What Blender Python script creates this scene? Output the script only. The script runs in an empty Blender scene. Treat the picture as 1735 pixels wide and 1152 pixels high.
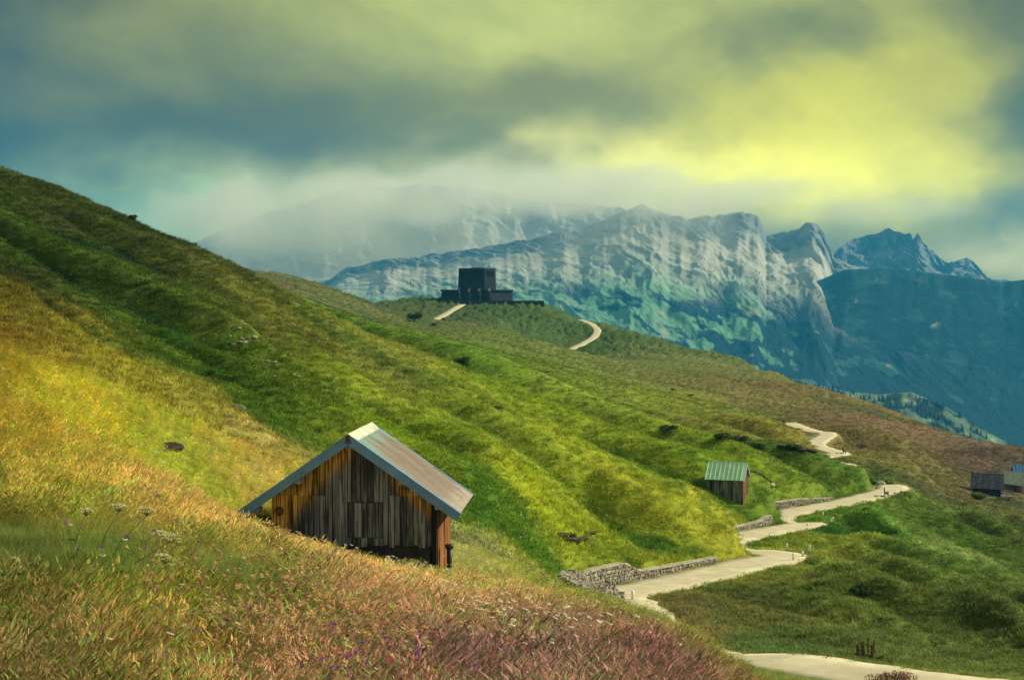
import bpy, bmesh, math, random
import numpy as np
from mathutils import Vector, Matrix

sc = bpy.context.scene
COL = sc.collection
F, CX, CY, HOR = 2384.0, 867.5, 576.0, 520.0
PITCH = math.atan((CY - HOR) / F)

# ------------------------------------------------------------------ camera
cam_d = bpy.data.cameras.new('camera')
cam_d.sensor_width = 36.0
cam_d.lens = 36.0 * F / 1735.0
cam_d.clip_start = 0.1
cam_d.clip_end = 60000
cam = bpy.data.objects.new('camera', cam_d)
COL.objects.link(cam)
cam.location = (0, 0, 0)
cam.rotation_euler = (math.pi / 2 - PITCH, 0, 0)
sc.camera = cam

# ------------------------------------------------------------------ render settings
sc.view_settings.view_transform = 'Standard'
sc.view_settings.look = 'None'
sc.view_settings.exposure = 0.42
sc.view_settings.gamma = 1.0
sc.render.engine = 'CYCLES'
cy = sc.cycles
cy.use_denoising = True
cy.max_bounces = 6
cy.diffuse_bounces = 2
cy.glossy_bounces = 2
cy.transmission_bounces = 3
cy.transparent_max_bounces = 8
cy.volume_bounces = 5
cy.volume_step_rate = 1.0
cy.volume_max_steps = 64
cy.sample_clamp_indirect = 4.0

# ------------------------------------------------------------------ node helper
class NT:
    def __init__(self, tree):
        self.t = tree
        tree.nodes.clear()
    def n(self, typ, **kw):
        nd = self.t.nodes.new(typ)
        for k, v in kw.items():
            setattr(nd, k, v)
        return nd
    def lk(self, a, b):
        self.t.links.new(a, b)
    def put(self, sock, v):
        if isinstance(v, bpy.types.NodeSocket):
            self.lk(v, sock)
        elif v is not None:
            if sock.type == 'RGBA' and len(v) == 3:
                v = (*v, 1)
            sock.default_value = v
    def m(self, op, a, b=None, c=None, clamp=False):
        nd = self.n('ShaderNodeMath', operation=op, use_clamp=clamp)
        for i, v in enumerate((a, b, c)):
            if v is not None:
                self.put(nd.inputs[i], v)
        return nd.outputs[0]
    def vm(self, op, a, b=None):
        nd = self.n('ShaderNodeVectorMath', operation=op)
        self.put(nd.inputs[0], a)
        if b is not None:
            self.put(nd.inputs[1], b)
        return nd.outputs['Value'] if op in ('LENGTH', 'DOT_PRODUCT', 'DISTANCE') else nd.outputs[0]
    def mix(self, fac, a, b, mode='MIX'):
        nd = self.n('ShaderNodeMix', data_type='RGBA', blend_type=mode)
        self.put(nd.inputs[0], fac)
        self.put(nd.inputs[6], a)
        self.put(nd.inputs[7], b)
        return nd.outputs[2]
    def noise(self, vec, scale, detail=4, rough=0.55, dist=0.0, out=0):
        nd = self.n('ShaderNodeTexNoise')
        if vec is not None:
            self.lk(vec, nd.inputs['Vector'])
        nd.inputs['Scale'].default_value = scale
        nd.inputs['Detail'].default_value = detail
        nd.inputs['Roughness'].default_value = rough
        nd.inputs['Distortion'].default_value = dist
        return nd.outputs[out]
    def ss(self, x, lo, hi):
        nd = self.n('ShaderNodeMapRange', interpolation_type='SMOOTHSTEP')
        self.put(nd.inputs[0], x)
        nd.inputs[1].default_value = lo
        nd.inputs[2].default_value = hi
        return nd.outputs[0]
    def scale(self, vec, s):
        nd = self.n('ShaderNodeVectorMath', operation='MULTIPLY')
        self.lk(vec, nd.inputs[0])
        nd.inputs[1].default_value = s
        return nd.outputs[0]
    def bump(self, h, strength=0.5, dist=0.02):
        nd = self.n('ShaderNodeBump')
        nd.inputs['Strength'].default_value = strength
        nd.inputs['Distance'].default_value = dist
        self.lk(h, nd.inputs['Height'])
        return nd.outputs[0]

# ------------------------------------------------------------------ sun and sky
SUN_AZ, SUN_EL = math.radians(72), math.radians(33)      # azimuth measured from +Y towards +X
sun_d = bpy.data.lights.new('sun', 'SUN')
sun_d.energy = 5.0
sun_d.angle = math.radians(3.0)
sun_d.color = (1.0, 0.92, 0.70)
sun = bpy.data.objects.new('sun', sun_d)
COL.objects.link(sun)
sv = Vector((math.sin(SUN_AZ) * math.cos(SUN_EL), math.cos(SUN_AZ) * math.cos(SUN_EL), math.sin(SUN_EL)))
sun.rotation_euler = (-sv).to_track_quat('-Z', 'Y').to_euler()
sun.location = sv * 100

world = bpy.data.worlds.new('World')
sc.world = world
world.use_nodes = True
w = NT(world.node_tree)
sky = w.n('ShaderNodeTexSky', sky_type='NISHITA', sun_disc=False)
sky.sun_elevation = SUN_EL
sky.sun_rotation = SUN_AZ
tc = w.n('ShaderNodeTexCoord').outputs['Generated']
sep = w.n('ShaderNodeSeparateXYZ')
w.lk(tc, sep.inputs[0])
# large soft warp plus billows, all in world directions
wv = w.scale(tc, (1.0, 1.0, 1.5))
warp = w.vm('SUBTRACT', w.noise(wv, 5.5, 4, 0.55, 0, 1), (0.5, 0.5, 0.5))
wsep = w.n('ShaderNodeSeparateXYZ')
w.lk(warp, wsep.inputs[0])
AZ0 = w.m('ARCTAN2', sep.outputs[0], sep.outputs[1])
EL0 = w.m('ARCSINE', sep.outputs[2])
AZ = w.m('MULTIPLY_ADD', wsep.outputs[0], 0.26, AZ0)
EL = w.m('MULTIPLY_ADD', wsep.outputs[1], 0.11, EL0)
tw = w.vm('ADD', w.scale(tc, (1.0, 1.0, 1.7)), w.scale(warp, (0.25, 0.25, 0.25)))
bill = w.noise(tw, 7.5, 6, 0.55)
bill2 = w.noise(w.scale(tc, (1.0, 1.0, 2.2)), 3.2, 3, 0.5)

def gauss(px, py, sx, sy, amp=1.0):
    a0, e0 = math.atan((px - CX) / F), math.atan((HOR - py) / F)
    sa, se = sx / F, sy / F
    da = w.m('DIVIDE', w.m('SUBTRACT', AZ, a0), sa)
    de = w.m('DIVIDE', w.m('SUBTRACT', EL, e0), se)
    r2 = w.m('ADD', w.m('MULTIPLY', da, da), w.m('MULTIPLY', de, de))
    g = w.m('EXPONENT', w.m('MULTIPLY', r2, -1.0))
    return w.m('MULTIPLY', g, amp, clamp=True)

c = w.mix(w.ss(bill2, 0.3, 0.7), (0.11, 0.10, 0.015), (0.34, 0.32, 0.045))
c = w.mix(gauss(950, 40, 460, 140, 0.85), c, (0.52, 0.54, 0.10))
c = w.mix(gauss(1430, 170, 330, 120, 0.95), c, (0.68, 0.61, 0.0))
c = w.mix(gauss(1480, 290, 380, 80, 1.0), c, (1.2, 1.08, 0.0))
c = w.mix(gauss(1100, 310, 360, 65, 0.95), c, (1.25, 1.12, 0.10))
c = w.mix(gauss(760, 330, 360, 70, 1.0), c, (1.35, 1.22, 0.36))
c = w.mix(gauss(560, 390, 330, 75, 0.9), c, (1.05, 1.05, 0.36))
c = w.mix(gauss(800, 195, 280, 60, 0.75), c, (0.16, 0.14, 0.008))
c = w.mix(gauss(400, 260, 320, 75, 0.88), c, (0.085, 0.075, 0.006))
c = w.mix(gauss(1290, 45, 130, 45, 0.75), c, (0.12, 0.125, 0.02))
c = w.mix(gauss(1735, 160, 130, 190, 0.92), c, (0.05, 0.05, 0.005))
c = w.mix(gauss(1700, 372, 150, 40, 0.8), c, (0.16, 0.15, 0.05))
c = w.mix(gauss(1690, 450, 170, 30, 0.85), c, (0.85, 0.75, 0.25))
absaz = w.m('ABSOLUTE', AZ)
left = w.m('MULTIPLY', w.ss(w.m('MULTIPLY', AZ, -1.0), 0.22, 0.44), w.ss(absaz, 1.3, 0.7))
c = w.mix(w.m('MULTIPLY', left, 0.98), c, (0.0, 0.008, 0.035))
c = w.mix(gauss(60, 265, 200, 45, 0.7), c, (0.03, 0.03, 0.02))
c = w.mix(gauss(230, 410, 190, 75, 0.8), c, (0.30, 0.62, 0.22))
c = w.mix(w.ss(absaz, 0.6, 1.3), c, (0.33, 0.34, 0.24))  # unseen sky beside and behind, set pale grey for fill light
# billow light and shade inside the cloud deck
gain = w.m('MULTIPLY_ADD', bill, 1.5, 0.25)
vv = w.n('ShaderNodeVectorMath', operation='SCALE')
w.lk(c, vv.inputs[0])
w.lk(gain, vv.inputs['Scale'])
skyc = w.n('ShaderNodeVectorMath', operation='SCALE')
w.lk(sky.outputs[0], skyc.inputs[0])
skyc.inputs['Scale'].default_value = 0.09
final = w.mix(0.95, skyc.outputs[0], vv.outputs[0])
bg = w.n('ShaderNodeBackground')
w.lk(final, bg.inputs[0])
bg.inputs[1].default_value = 1.0
world.cycles.sampling_method = 'MANUAL'
world.cycles.sample_map_resolution = 256
wo = w.n('ShaderNodeOutputWorld')
w.lk(bg.outputs[0], wo.inputs[0])

# ------------------------------------------------------------------ object helpers
def tag(o, label=None, cat=None, group=None, kind=None):
    if label: o['label'] = label
    if cat: o['category'] = cat
    if group: o['group'] = group
    if kind: o['kind'] = kind
    return o

def link(name, me, mat=None, parent=None):
    o = bpy.data.objects.new(name, me)
    COL.objects.link(o)
    if mat is not None and me is not None and len(me.materials) == 0:
        me.materials.append(mat)
    if parent is not None:
        o.parent = parent
    return o

def empty(name, loc=(0, 0, 0), rz=0.0):
    o = bpy.data.objects.new(name, None)
    o.empty_display_size = 0.2
    COL.objects.link(o)
    o.location = loc
    o.rotation_euler = (0, 0, rz)
    return o

def mesh_np(name, V, Fq, smooth=False):
    V = np.asarray(V, dtype=np.float32)
    Fq = np.asarray(Fq, dtype=np.int32)
    me = bpy.data.meshes.new(name)
    k = Fq.shape[1]
    me.vertices.add(len(V))
    me.vertices.foreach_set('co', V.ravel())
    me.loops.add(Fq.size)
    me.loops.foreach_set('vertex_index', Fq.ravel())
    me.polygons.add(len(Fq))
    me.polygons.foreach_set('loop_start', np.arange(0, Fq.size, k, dtype=np.int32))
    me.polygons.foreach_set('loop_total', np.full(len(Fq), k, dtype=np.int32))
    if smooth:
        me.polygons.foreach_set('use_smooth', np.ones(len(Fq), dtype=bool))
    me.update(calc_edges=True)
    return me

def grid_faces(nr, nc):
    i = np.arange(nr - 1)[:, None] * nc + np.arange(nc - 1)[None, :]
    return np.stack([i, i + 1, i + nc + 1, i + nc], -1).reshape(-1, 4)

def set_color(me, name, C):
    at = me.attributes.new(name, 'FLOAT_COLOR', 'POINT')
    C4 = np.ones((len(C), 4), dtype=np.float32)
    C4[:, :3] = C
    at.data.foreach_set('color', C4.ravel())

class MB:
    """collects simple shapes into one mesh"""
    def __init__(self):
        self.v, self.f, self.mi = [], [], []
    def add(self, vs, fs, mi=0):
        b = len(self.v)
        self.v += [tuple(p) for p in vs]
        self.f += [tuple(i + b for i in q) for q in fs]
        self.mi += [mi] * len(fs)
        return self
    def box(self, x0, x1, y0, y1, z0, z1, mi=0):
        vs = [(x0, y0, z0), (x1, y0, z0), (x1, y1, z0), (x0, y1, z0), (x0, y0, z1), (x1, y0, z1), (x1, y1, z1), (x0, y1, z1)]
        return self.hexa(vs, mi)
    def hexa(self, vs, mi=0):
        return self.add(vs, [(0, 3, 2, 1), (4, 5, 6, 7), (0, 1, 5, 4), (1, 2, 6, 5), (2, 3, 7, 6), (3, 0, 4, 7)], mi)
    def beam(self, a, b, wd, ht, up=(0, 0, 1), mi=0):
        a, b = Vector(a), Vector(b)
        d = (b - a).normalized()
        u = Vector(up)
        r = d.cross(u)
        if r.length < 1e-4: r = d.cross(Vector((1, 0, 0)))
        r.normalize()
        u = r.cross(d)
        q = [(-1, -1), (1, -1), (1, 1), (-1, 1)]
        vs = [a + r * (wd / 2 * i) + u * (ht / 2 * j) for i, j in q] + [b + r * (wd / 2 * i) + u * (ht / 2 * j) for i, j in q]
        return self.add(vs, [(0, 1, 2, 3), (7, 6, 5, 4), (0, 4, 5, 1), (1, 5, 6, 2), (2, 6, 7, 3), (3, 7, 4, 0)], mi)
    def tube(self, pts, rad, n=8, mi=0, cap=True):
        pts = [Vector(p) for p in pts]
        if not hasattr(rad, '__len__'): rad = [rad] * len(pts)
        b = len(self.v)
        for k, p in enumerate(pts):
            d = (pts[min(k + 1, len(pts) - 1)] - pts[max(k - 1, 0)]).normalized()
            r = d.cross(Vector((0.12, 0.2, 1)))
            if r.length < 0.05: r = d.cross(Vector((1, 0, 0)))
            r.normalize()
            u = r.cross(d)
            for i in range(n):
                a = 2 * math.pi * i / n
                self.v.append(tuple(p + (r * math.cos(a) + u * math.sin(a)) * rad[k]))
        for k in range(len(pts) - 1):
            for i in range(n):
                j = (i + 1) % n
                self.f.append((b + k * n + i, b + k * n + j, b + (k + 1) * n + j, b + (k + 1) * n + i))
                self.mi.append(mi)
        if cap:
            self.f.append(tuple(b + i for i in range(n))[::-1]); self.mi.append(mi)
            self.f.append(tuple(b + (len(pts) - 1) * n + i for i in range(n))); self.mi.append(mi)
        return self
    def mesh(self, name, mats=(), smooth=False):
        me = bpy.data.meshes.new(name)
        me.from_pydata(self.v, [], self.f)
        for m in mats: me.materials.append(m)
        if len(mats) > 1: me.polygons.foreach_set('material_index', self.mi)
        if smooth: me.polygons.foreach_set('use_smooth', [True] * len(me.polygons))
        bm = bmesh.new(); bm.from_mesh(me)
        bmesh.ops.recalc_face_normals(bm, faces=bm.faces)
        bm.to_mesh(me); bm.free()
        me.update()
        return me
    def build(self, name, mat, parent=None, smooth=False, bevel=0.0):
        mats = mat if isinstance(mat, (list, tuple)) else [mat]
        o = link(name, self.mesh(name, mats, smooth), None, parent)
        if bevel:
            bm = bmesh.new(); bm.from_mesh(o.data)
            bmesh.ops.bevel(bm, geom=bm.edges[:], offset=bevel, segments=1, affect='EDGES', profile=0.5)
            bm.to_mesh(o.data); bm.free()
        return o

# ------------------------------------------------------------------ image <-> place
cp_, sp_ = math.cos(PITCH), math.sin(PITCH)
def P(px, py, d):
    a, b = (px - CX) / F, -(py - CY) / F
    yc, zc = cp_ + b * sp_, -sp_ + b * cp_
    return Vector((a * d / yc, d, zc * d / yc))
def slope_of(py):
    b = -(np.asarray(py, float) - CY) / F
    return (-sp_ + b * cp_) / (cp_ + b * sp_)
def u_of(px):
    return (np.asarray(px, float) - CX) / F

# ------------------------------------------------------------------ numpy noise
_rs = np.random.RandomState(7)
_perm = np.tile(_rs.permutation(512), 3)
_ga = _rs.rand(512) * 2 * np.pi
_gx, _gy = np.cos(_ga), np.sin(_ga)
def perlin(x, y):
    x = np.asarray(x, float); y = np.asarray(y, float)
    xi, yi = np.floor(x).astype(int), np.floor(y).astype(int)
    xf, yf = x - xi, y - yi
    xi &= 511; yi &= 511
    s, t = xf * xf * xf * (xf * (xf * 6 - 15) + 10), yf * yf * yf * (yf * (yf * 6 - 15) + 10)
    def g(ix, iy, dx, dy):
        h = _perm[_perm[ix & 511] + (iy & 511)] & 511
        return _gx[h] * dx + _gy[h] * dy
    n00, n10 = g(xi, yi, xf, yf), g(xi + 1, yi, xf - 1, yf)
    n01, n11 = g(xi, yi + 1, xf, yf - 1), g(xi + 1, yi + 1, xf - 1, yf - 1)
    a = n00 + s * (n10 - n00)
    return 1.5 * (a + t * (n01 + s * (n11 - n01) - a))
def fbm(x, y, o=4, g=0.5, l=2.03):
    r, a, n = 0, 1.0, 0
    for k in range(o):
        r = r + a * perlin(x + 17.3 * k, y - 9.1 * k); n += a
        a *= g; x = np.asarray(x) * l; y = np.asarray(y) * l
    return r / n
def ridged(x, y, o=4, g=0.5, l=2.07):
    r, a, n = 0, 1.0, 0
    for k in range(o):
        r = r + a * (1 - 2 * np.abs(perlin(x + 31.7 * k, y + 11.9 * k))); n += a
        a *= g; x = np.asarray(x) * l; y = np.asarray(y) * l
    return r / n
def sstep(x, a, b):
    t = np.clip((x - a) / (b - a), 0, 1)
    return t * t * (3 - 2 * t)

# ================================================================== THE NEAR HILLS
# survey points of the hillside by bearing: {bearing column: [(distance, level), ...]}
SURVEY = {
 -900: [(3, 2000), (9, 1152), (20, 700), (45, 380), (90, 230), (130, 60), (250, 120), (600, 330), (1300, 560)],
 -300: [(3, 2100), (9, 1152), (20, 850), (45, 560), (70, 440), (90, 380), (130, 190), (200, 250), (500, 420), (1300, 600)],
 0:   [(3, 2150), (6, 1394), (9, 1152), (12, 1020), (17, 900), (28, 740), (45, 600), (60, 512), (67, 493), (72, 494), (80, 462), (100, 385), (130, 308), (165, 335), (250, 420), (500, 530), (1300, 640)],
 110: [(9.3, 1152), (18, 900), (45, 640), (63, 545), (69, 545), (80, 505), (100, 420), (130, 349), (165, 370)],
 200: [(3, 2180), (6, 1410), (9.5, 1152), (13, 1010), (20, 880), (30, 780), (45, 680), (57, 613), (63, 614), (75, 560), (95, 470), (118, 403), (130, 384), (165, 405), (300, 470), (500, 540), (1300, 660)],
 300: [(54, 657), (60, 660), (75, 605), (100, 490), (130, 424), (165, 450), (300, 480)],
 400: [(3, 2200), (6, 1440), (10, 1152), (15, 1010), (22, 930), (30, 898), (38, 884), (44, 800), (49, 735), (53, 697), (58, 701), (65, 660), (85, 570), (110, 500), (130, 474), (155, 492), (230, 490), (300, 482), (450, 463), (600, 500), (1300, 680)],
 530: [(10.3, 1152), (16, 1030), (25, 955), (38, 925), (42, 885), (47, 805), (50, 773), (55, 778), (62, 745), (80, 660), (105, 580), (122, 556), (140, 566), (200, 552), (300, 520), (450, 492), (540, 480), (700, 530)],
 700: [(3, 2250), (6, 1460), (11, 1152), (18, 1050), (28, 992), (37, 970), (42, 940), (48, 890), (54, 862), (62, 815), (80, 730), (100, 665), (112, 642), (130, 634), (200, 602), (300, 574), (450, 556), (600, 541), (690, 524), (745, 511), (800, 506), (900, 560), (1300, 700)],
 840: [(11.5, 1152), (20, 1055), (30, 1005), (40, 973), (47, 945), (52, 922), (58, 885), (66, 835), (80, 780), (100, 712), (120, 680), (150, 655), (200, 630), (300, 597), (450, 565), (600, 542), (700, 526), (748, 517), (800, 514), (900, 545), (1300, 720)],
 930: [(13, 1145), (40, 994), (50, 988), (58, 972), (66, 940), (90, 790), (760, 521), (820, 530), (950, 590)],
 1000: [(3, 2280), (6, 1480), (12, 1152), (22, 1075), (35, 1032), (48, 1008), (57, 1004), (64, 996), (69, 978), (73, 948), (80, 892), (90, 840), (100, 795), (115, 760), (140, 725), (180, 690), (250, 655), (350, 625), (500, 606), (620, 592), (700, 568), (742, 546), (800, 552), (950, 610), (1300, 740)],
 1060: [(13, 1152), (25, 1085), (40, 1040), (50, 1024), (58, 1030)],
 1130: [(13.5, 1152), (25, 1105), (36, 1066), (43, 1050), (50, 1062), (58, 1048), (65, 1022), (71, 1000), (78, 965), (84, 905), (92, 850), (105, 812), (125, 770), (150, 740), (200, 705), (280, 670), (400, 640), (550, 608), (690, 582), (800, 592), (950, 650)],
 1200: [(400, 645), (560, 612), (655, 598), (760, 615), (20, 1150), (36, 1100), (82, 945), (86, 920), (92, 880), (98, 862), (104, 850), (109, 838), (118, 805), (135, 775)],
 1235: [(85, 928), (89, 908), (104, 896), (107, 880), (110, 855)],
 1265: [(3, 2300), (6, 1500), (14, 1290), (25, 1190), (34, 1142), (42, 1132), (56, 1092), (63, 1060), (72, 1008), (78, 968), (93, 930), (105, 893), (108, 878), (111, 862), (118, 828), (130, 800), (150, 775), (180, 745), (230, 715), (300, 690), (420, 660), (550, 632), (630, 614), (750, 645), (900, 700), (1300, 800)],
 1340: [(500, 645), (560, 665)],
 1315: [(300, 697), (400, 666), (540, 634), (620, 655), (101, 910), (109, 882), (112, 868), (116, 857), (121, 864), (127, 850), (130, 838), (140, 806)],
 1365: [(14, 1400), (25, 1230), (38, 1165), (55, 1108), (62, 1065), (70, 1020), (80, 970), (88, 943), (94, 928), (104, 905), (121, 878), (132, 850), (136, 828), (145, 800), (160, 782), (178, 768), (240, 730), (290, 708), (360, 685), (460, 653), (600, 690), (900, 780)],
 1430: [(25, 1260), (40, 1172), (55, 1105), (64, 1055), (75, 1000), (90, 948), (104, 918), (118, 893), (128, 876), (142, 832), (150, 816), (165, 804), (230, 748), (280, 720), (350, 695), (425, 674), (600, 730), (900, 830)],
 1500: [(3, 2350), (6, 1550), (14, 1450), (25, 1290), (40, 1185), (54, 1115), (62, 1078), (75, 1020), (95, 958), (115, 915), (130, 882), (142, 856), (164, 813), (185, 798), (230, 765), (300, 730), (360, 705), (395, 692), (600, 770), (900, 880)],
 1600: [(25, 1310), (40, 1200), (53, 1130), (62, 1100), (75, 1048), (95, 988), (115, 947), (135, 910), (158, 872), (185, 846), (220, 815), (280, 775), (345, 729), (500, 800)],
 1735: [(25, 1340), (52, 1130), (65, 1090), (85, 1050), (100, 1018), (122, 975), (145, 935), (175, 892), (217, 846), (240, 822), (280, 788), (302, 775), (450, 860), (900, 1000), (1300, 1050)],
 2100: [(6, 1600), (25, 1380), (43, 1240), (70, 1150), (100, 1090), (150, 1000), (217, 925), (290, 862), (450, 980), (1300, 1150)],
 2900: [(3, 2500), (25, 1480), (60, 1320), (120, 1200), (250, 1080), (450, 1180), (1300, 1350)],
}
RIBS = [
        (1335, 884, 113.3), (1322, 870, 113.5), (1330, 880, 116.5), (1300, 852, 115), (1300, 850, 119),
        (1478, 816, 150), (1465, 807, 153.5), (1465, 806, 158), (1440, 797, 160), (1440, 796, 165), (1420, 789, 168), (1420, 790, 174), (1400, 784, 175), (1400, 783, 182),
        (1400, 775, 189), (1430, 776, 194), (1370, 766, 192), (1350, 757, 200), (1375, 749, 210), (1385, 766, 204), (1378, 734, 222), (1372, 733, 232),
        (1060, 1021, 47), (1130, 1047, 42), (1130, 1055, 46), (1200, 1082, 37.5), (1200, 1100, 42.5), (1265, 1130, 34), (1265, 1140, 40), (1290, 1170, 34), (1030, 1012, 50), (1030, 1014, 57)]
ROAD = [(1980, 1205, 40), (1735, 1178, 42), (1600, 1160, 43.5), (1468, 1145, 45.3), (1350, 1125, 47.5), (1275, 1115, 49.5), (1200, 1118, 51), (1130, 1090, 55.5),
        (1070, 1040, 61.5), (1040, 1014, 66.5), (1060, 1003, 70), (1130, 988, 74), (1200, 972, 78), (1260, 957, 82), (1300, 949.5, 84.5), (1325, 944, 86.6), (1320, 938.5, 89),
        (1292, 935, 90.6), (1262, 934, 92.3), (1235, 932, 95), (1220, 925, 98), (1230, 913, 100.6), (1252, 907.5, 102.5), (1290, 902, 105), (1330, 894.5, 109),
        (1362, 888.5, 113.5), (1370, 886, 116.2), (1347, 885.5, 118.8), (1325, 886, 122), (1312, 880, 125.5), (1328, 870, 128.7), (1360, 863, 131.5),
        (1400, 856, 135), (1440, 848, 139.5), (1480, 838, 145.5), (1508, 829.5, 151.5), (1511, 823, 156), (1490, 821, 159.5), (1465, 824, 163), (1440, 818, 170),
        (1420, 805, 178), (1420, 793, 183), (1432, 788, 187), (1414, 784.5, 191), (1392, 779, 194.5), (1387, 774.5, 197.5), (1405, 771.5, 200), (1423, 769, 203), (1415, 765.5, 206),
        (1398, 761, 209.5), (1381, 755, 214), (1381, 750, 218), (1391, 743, 224), (1402, 737, 230), (1398, 733, 234.5), (1380, 731, 241), (1364, 727, 250), (1355, 724, 257), (1335, 716, 275)]
PATH_B = [(925, 607, 600), (945, 600, 612), (968, 591, 630), (990, 581, 655), (1006, 571, 682), (1012, 561, 708), (1007, 553, 728), (997, 547, 744), (982, 542, 765)]
PATH_A = [(720, 549, 605), (735, 542, 635), (750, 535, 665), (764, 527, 700), (775, 520, 733), (783, 516, 750)]

# the hillside stretches away: bearings and log-distances are the natural coordinates of the sheet
ctr, val = [], []
KU = 2.5
for px, L in SURVEY.items():
    for d, py in L:
        ctr.append((u_of(px) * KU, math.log(d))); val.append(float(slope_of(py)))
for px, py, d in ROAD + RIBS + PATH_B + PATH_A:
    ctr.append((u_of(px) * KU, math.log(d))); val.append(float(slope_of(py)))
ctr = np.array(ctr, float); val = np.array(val, float)
def tps_k(r2):
    return r2 * np.log(r2 + 1e-12)
n_ = len(ctr)
D2 = ((ctr[:, None, :] - ctr[None, :, :]) ** 2).sum(-1)
K_ = tps_k(D2) + np.eye(n_) * 2e-5
Q_ = np.c_[np.ones(n_), ctr]
A_ = np.zeros((n_ + 3, n_ + 3))
A_[:n_, :n_] = K_; A_[:n_, n_:] = Q_; A_[n_:, :n_] = Q_.T
wt = np.linalg.solve(A_, np.r_[val, 0, 0, 0])
def tps(u, lv):
    u = u * KU
    out = np.zeros(u.shape, np.float32)
    sh = u.shape
    u, lv = u.ravel().astype(np.float32), lv.ravel().astype(np.float32)
    res = np.empty(u.shape, np.float32)
    c32, w32 = ctr.astype(np.float32), wt.astype(np.float32)
    for s in range(0, len(u), 20000):
        a, b = u[s:s + 20000, None], lv[s:s + 20000, None]
        r2 = (a - c32[None, :, 0]) ** 2 + (b - c32[None, :, 1]) ** 2
        res[s:s + 20000] = (r2 * np.log(r2 + 1e-12)) @ w32[:n_] + w32[n_] + w32[n_ + 1] * a[:, 0] + w32[n_ + 2] * b[:, 0]
    return res.reshape(sh)

def dense(path, step):
    pts = [P(*p) for p in path]
    out = []
    for i in range(len(pts) - 1):                     # Catmull-Rom
        p0, p1, p2, p3 = pts[max(i - 1, 0)], pts[i], pts[i + 1], pts[min(i + 2, len(pts) - 1)]
        k = max(2, int((p2 - p1).length / step))
        for j in range(k):
            t = j / k
            out.append(0.5 * ((2 * p1) + (p2 - p0) * t + (2 * p0 - 5 * p1 + 4 * p2 - p3) * t * t + (3 * p1 - p0 - 3 * p2 + p3) * t ** 3))
    out.append(pts[-1])
    A = np.array([tuple(p) for p in out])
    for _ in range(6):                                # even out the gradient
        A[1:-1] = 0.25 * A[:-2] + 0.5 * A[1:-1] + 0.25 * A[2:]
    return A
ROADS = [(dense(ROAD, 0.6), 1.65), (dense(PATH_B, 2.5), 1.9), (dense(PATH_A, 2.5), 1.9)]

# sheet resolution: dense inside the view, sparse beyond
gu = np.r_[np.linspace(-1.1, -0.47, 34)[:-1], np.linspace(-0.47, 0.47, 560), np.linspace(0.47, 1.1, 34)[1:]]
gl = np.r_[np.linspace(math.log(2.5), math.log(40), 150)[:-1], np.linspace(math.log(40), math.log(240), 430)[:-1], np.linspace(math.log(240), math.log(1400), 250)]
GU, GL = np.meshgrid(gu, gl)
GY = np.exp(GL); GX = GU * GY
S = tps(GU, GL)
GZ = S * GY

def runnel(u, q):
    # zero along the V-shaped runnels that part the ribs
    return perlin(q * 7.5 + .25 * perlin(u * 9, q * 4), u * 2.1 + 1.7) + .35 * perlin(q * 17 + 9, u * 4.2)
def rib(x, y):
    """spurs and runnels that follow the fall line of the hill, plus tussocks"""
    dd = np.maximum(y, 1)
    u = x / dd
    q = np.log(dd) + 0.8 * u
    m = sstep(dd, 48, 75)
    amp = 0.010 * np.minimum(dd, 260)
    amp = amp * (1 - .6 * sstep(dd, 190, 330))
    rn = np.abs(runnel(u, q))
    r = amp * (3.3 * np.power(rn + .004, .75) - 1.1)
    r += fbm(q * 5.0 + 4, u * 2.0, 2) * amp * .9
    z = r * m * (1 - .9 * sstep(u, .27, .32) * sstep(dd, 165, 195) * (1 - sstep(dd, 260, 300)))
    far = sstep(dd, 420, 600)
    z *= (1 - 0.9 * far)
    tus = fbm(x / 1.5, y / 1.0, 3, 0.6)
    z += tus * 0.26 * sstep(dd, 30, 60) * (1 - sstep(dd, 150, 260))
    z += fbm(x / 4.5, y / 4.5, 3) * (0.10 + 0.18 * sstep(dd, 40, 80)) * (1 - sstep(dd, 130, 260))
    return z
def spur(px, d, along, across, h, du=-0.0):
    # a grassy nose between two bends of the road
    u0, l0 = u_of(px), math.log(d)
    a = (GU - u0) * d; b = (GL - l0) * d
    b = b + 0.55 * a                              # noses run down the fall line
    a = np.where(a < 0, a * 0.10, a)
    return h * np.exp(-(a / along) ** 4 - (b / across) ** 2)
GZ = GZ + spur(1243, 87.5, 1.3, 3.4, 1.0) + spur(1318, 115.5, 1.4, 3.6, .8) + spur(1462, 153.5, 2.0, 5.0, 1.0)
def ridge_line(p0, p1, h, wdt):
    # a rounded grassy rib running down the fall line from p0 to p1 (bearing column, distance)
    u0, l0, u1, l1 = float(u_of(p0[0])), math.log(p0[1]), float(u_of(p1[0])), math.log(p1[1])
    t = (GU - u0) / (u1 - u0)
    l = l0 + (l1 - l0) * t + 0.02 * np.sin(GU * 60)
    return h * np.exp(-((GL - l) * np.exp(l0) / wdt) ** 2) * sstep(t, -.02, .25) * (1 - .5 * sstep(t, .8, 1.6)) * (t < 3)
GZ = GZ + ridge_line((1405, 121), (1735, 106), 1.5, 3.2) + ridge_line((1375, 94), (1735, 80), 1.2, 2.8) + ridge_line((1530, 158), (1735, 140), 1.6, 4.5) + ridge_line((1330, 78), (1735, 62), .8, 2.4) + ridge_line((1400, 104), (1735, 92), .7, 2.0)
GULLY = [(-120, 78), (-60, 75.5), (0, 72), (110, 66.5), (200, 61), (300, 57.2), (400, 54.6), (530, 51.8), (640, 50.5)]
gp = np.array([[float(u_of(a)) * b, b] for a, b in GULLY])
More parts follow.
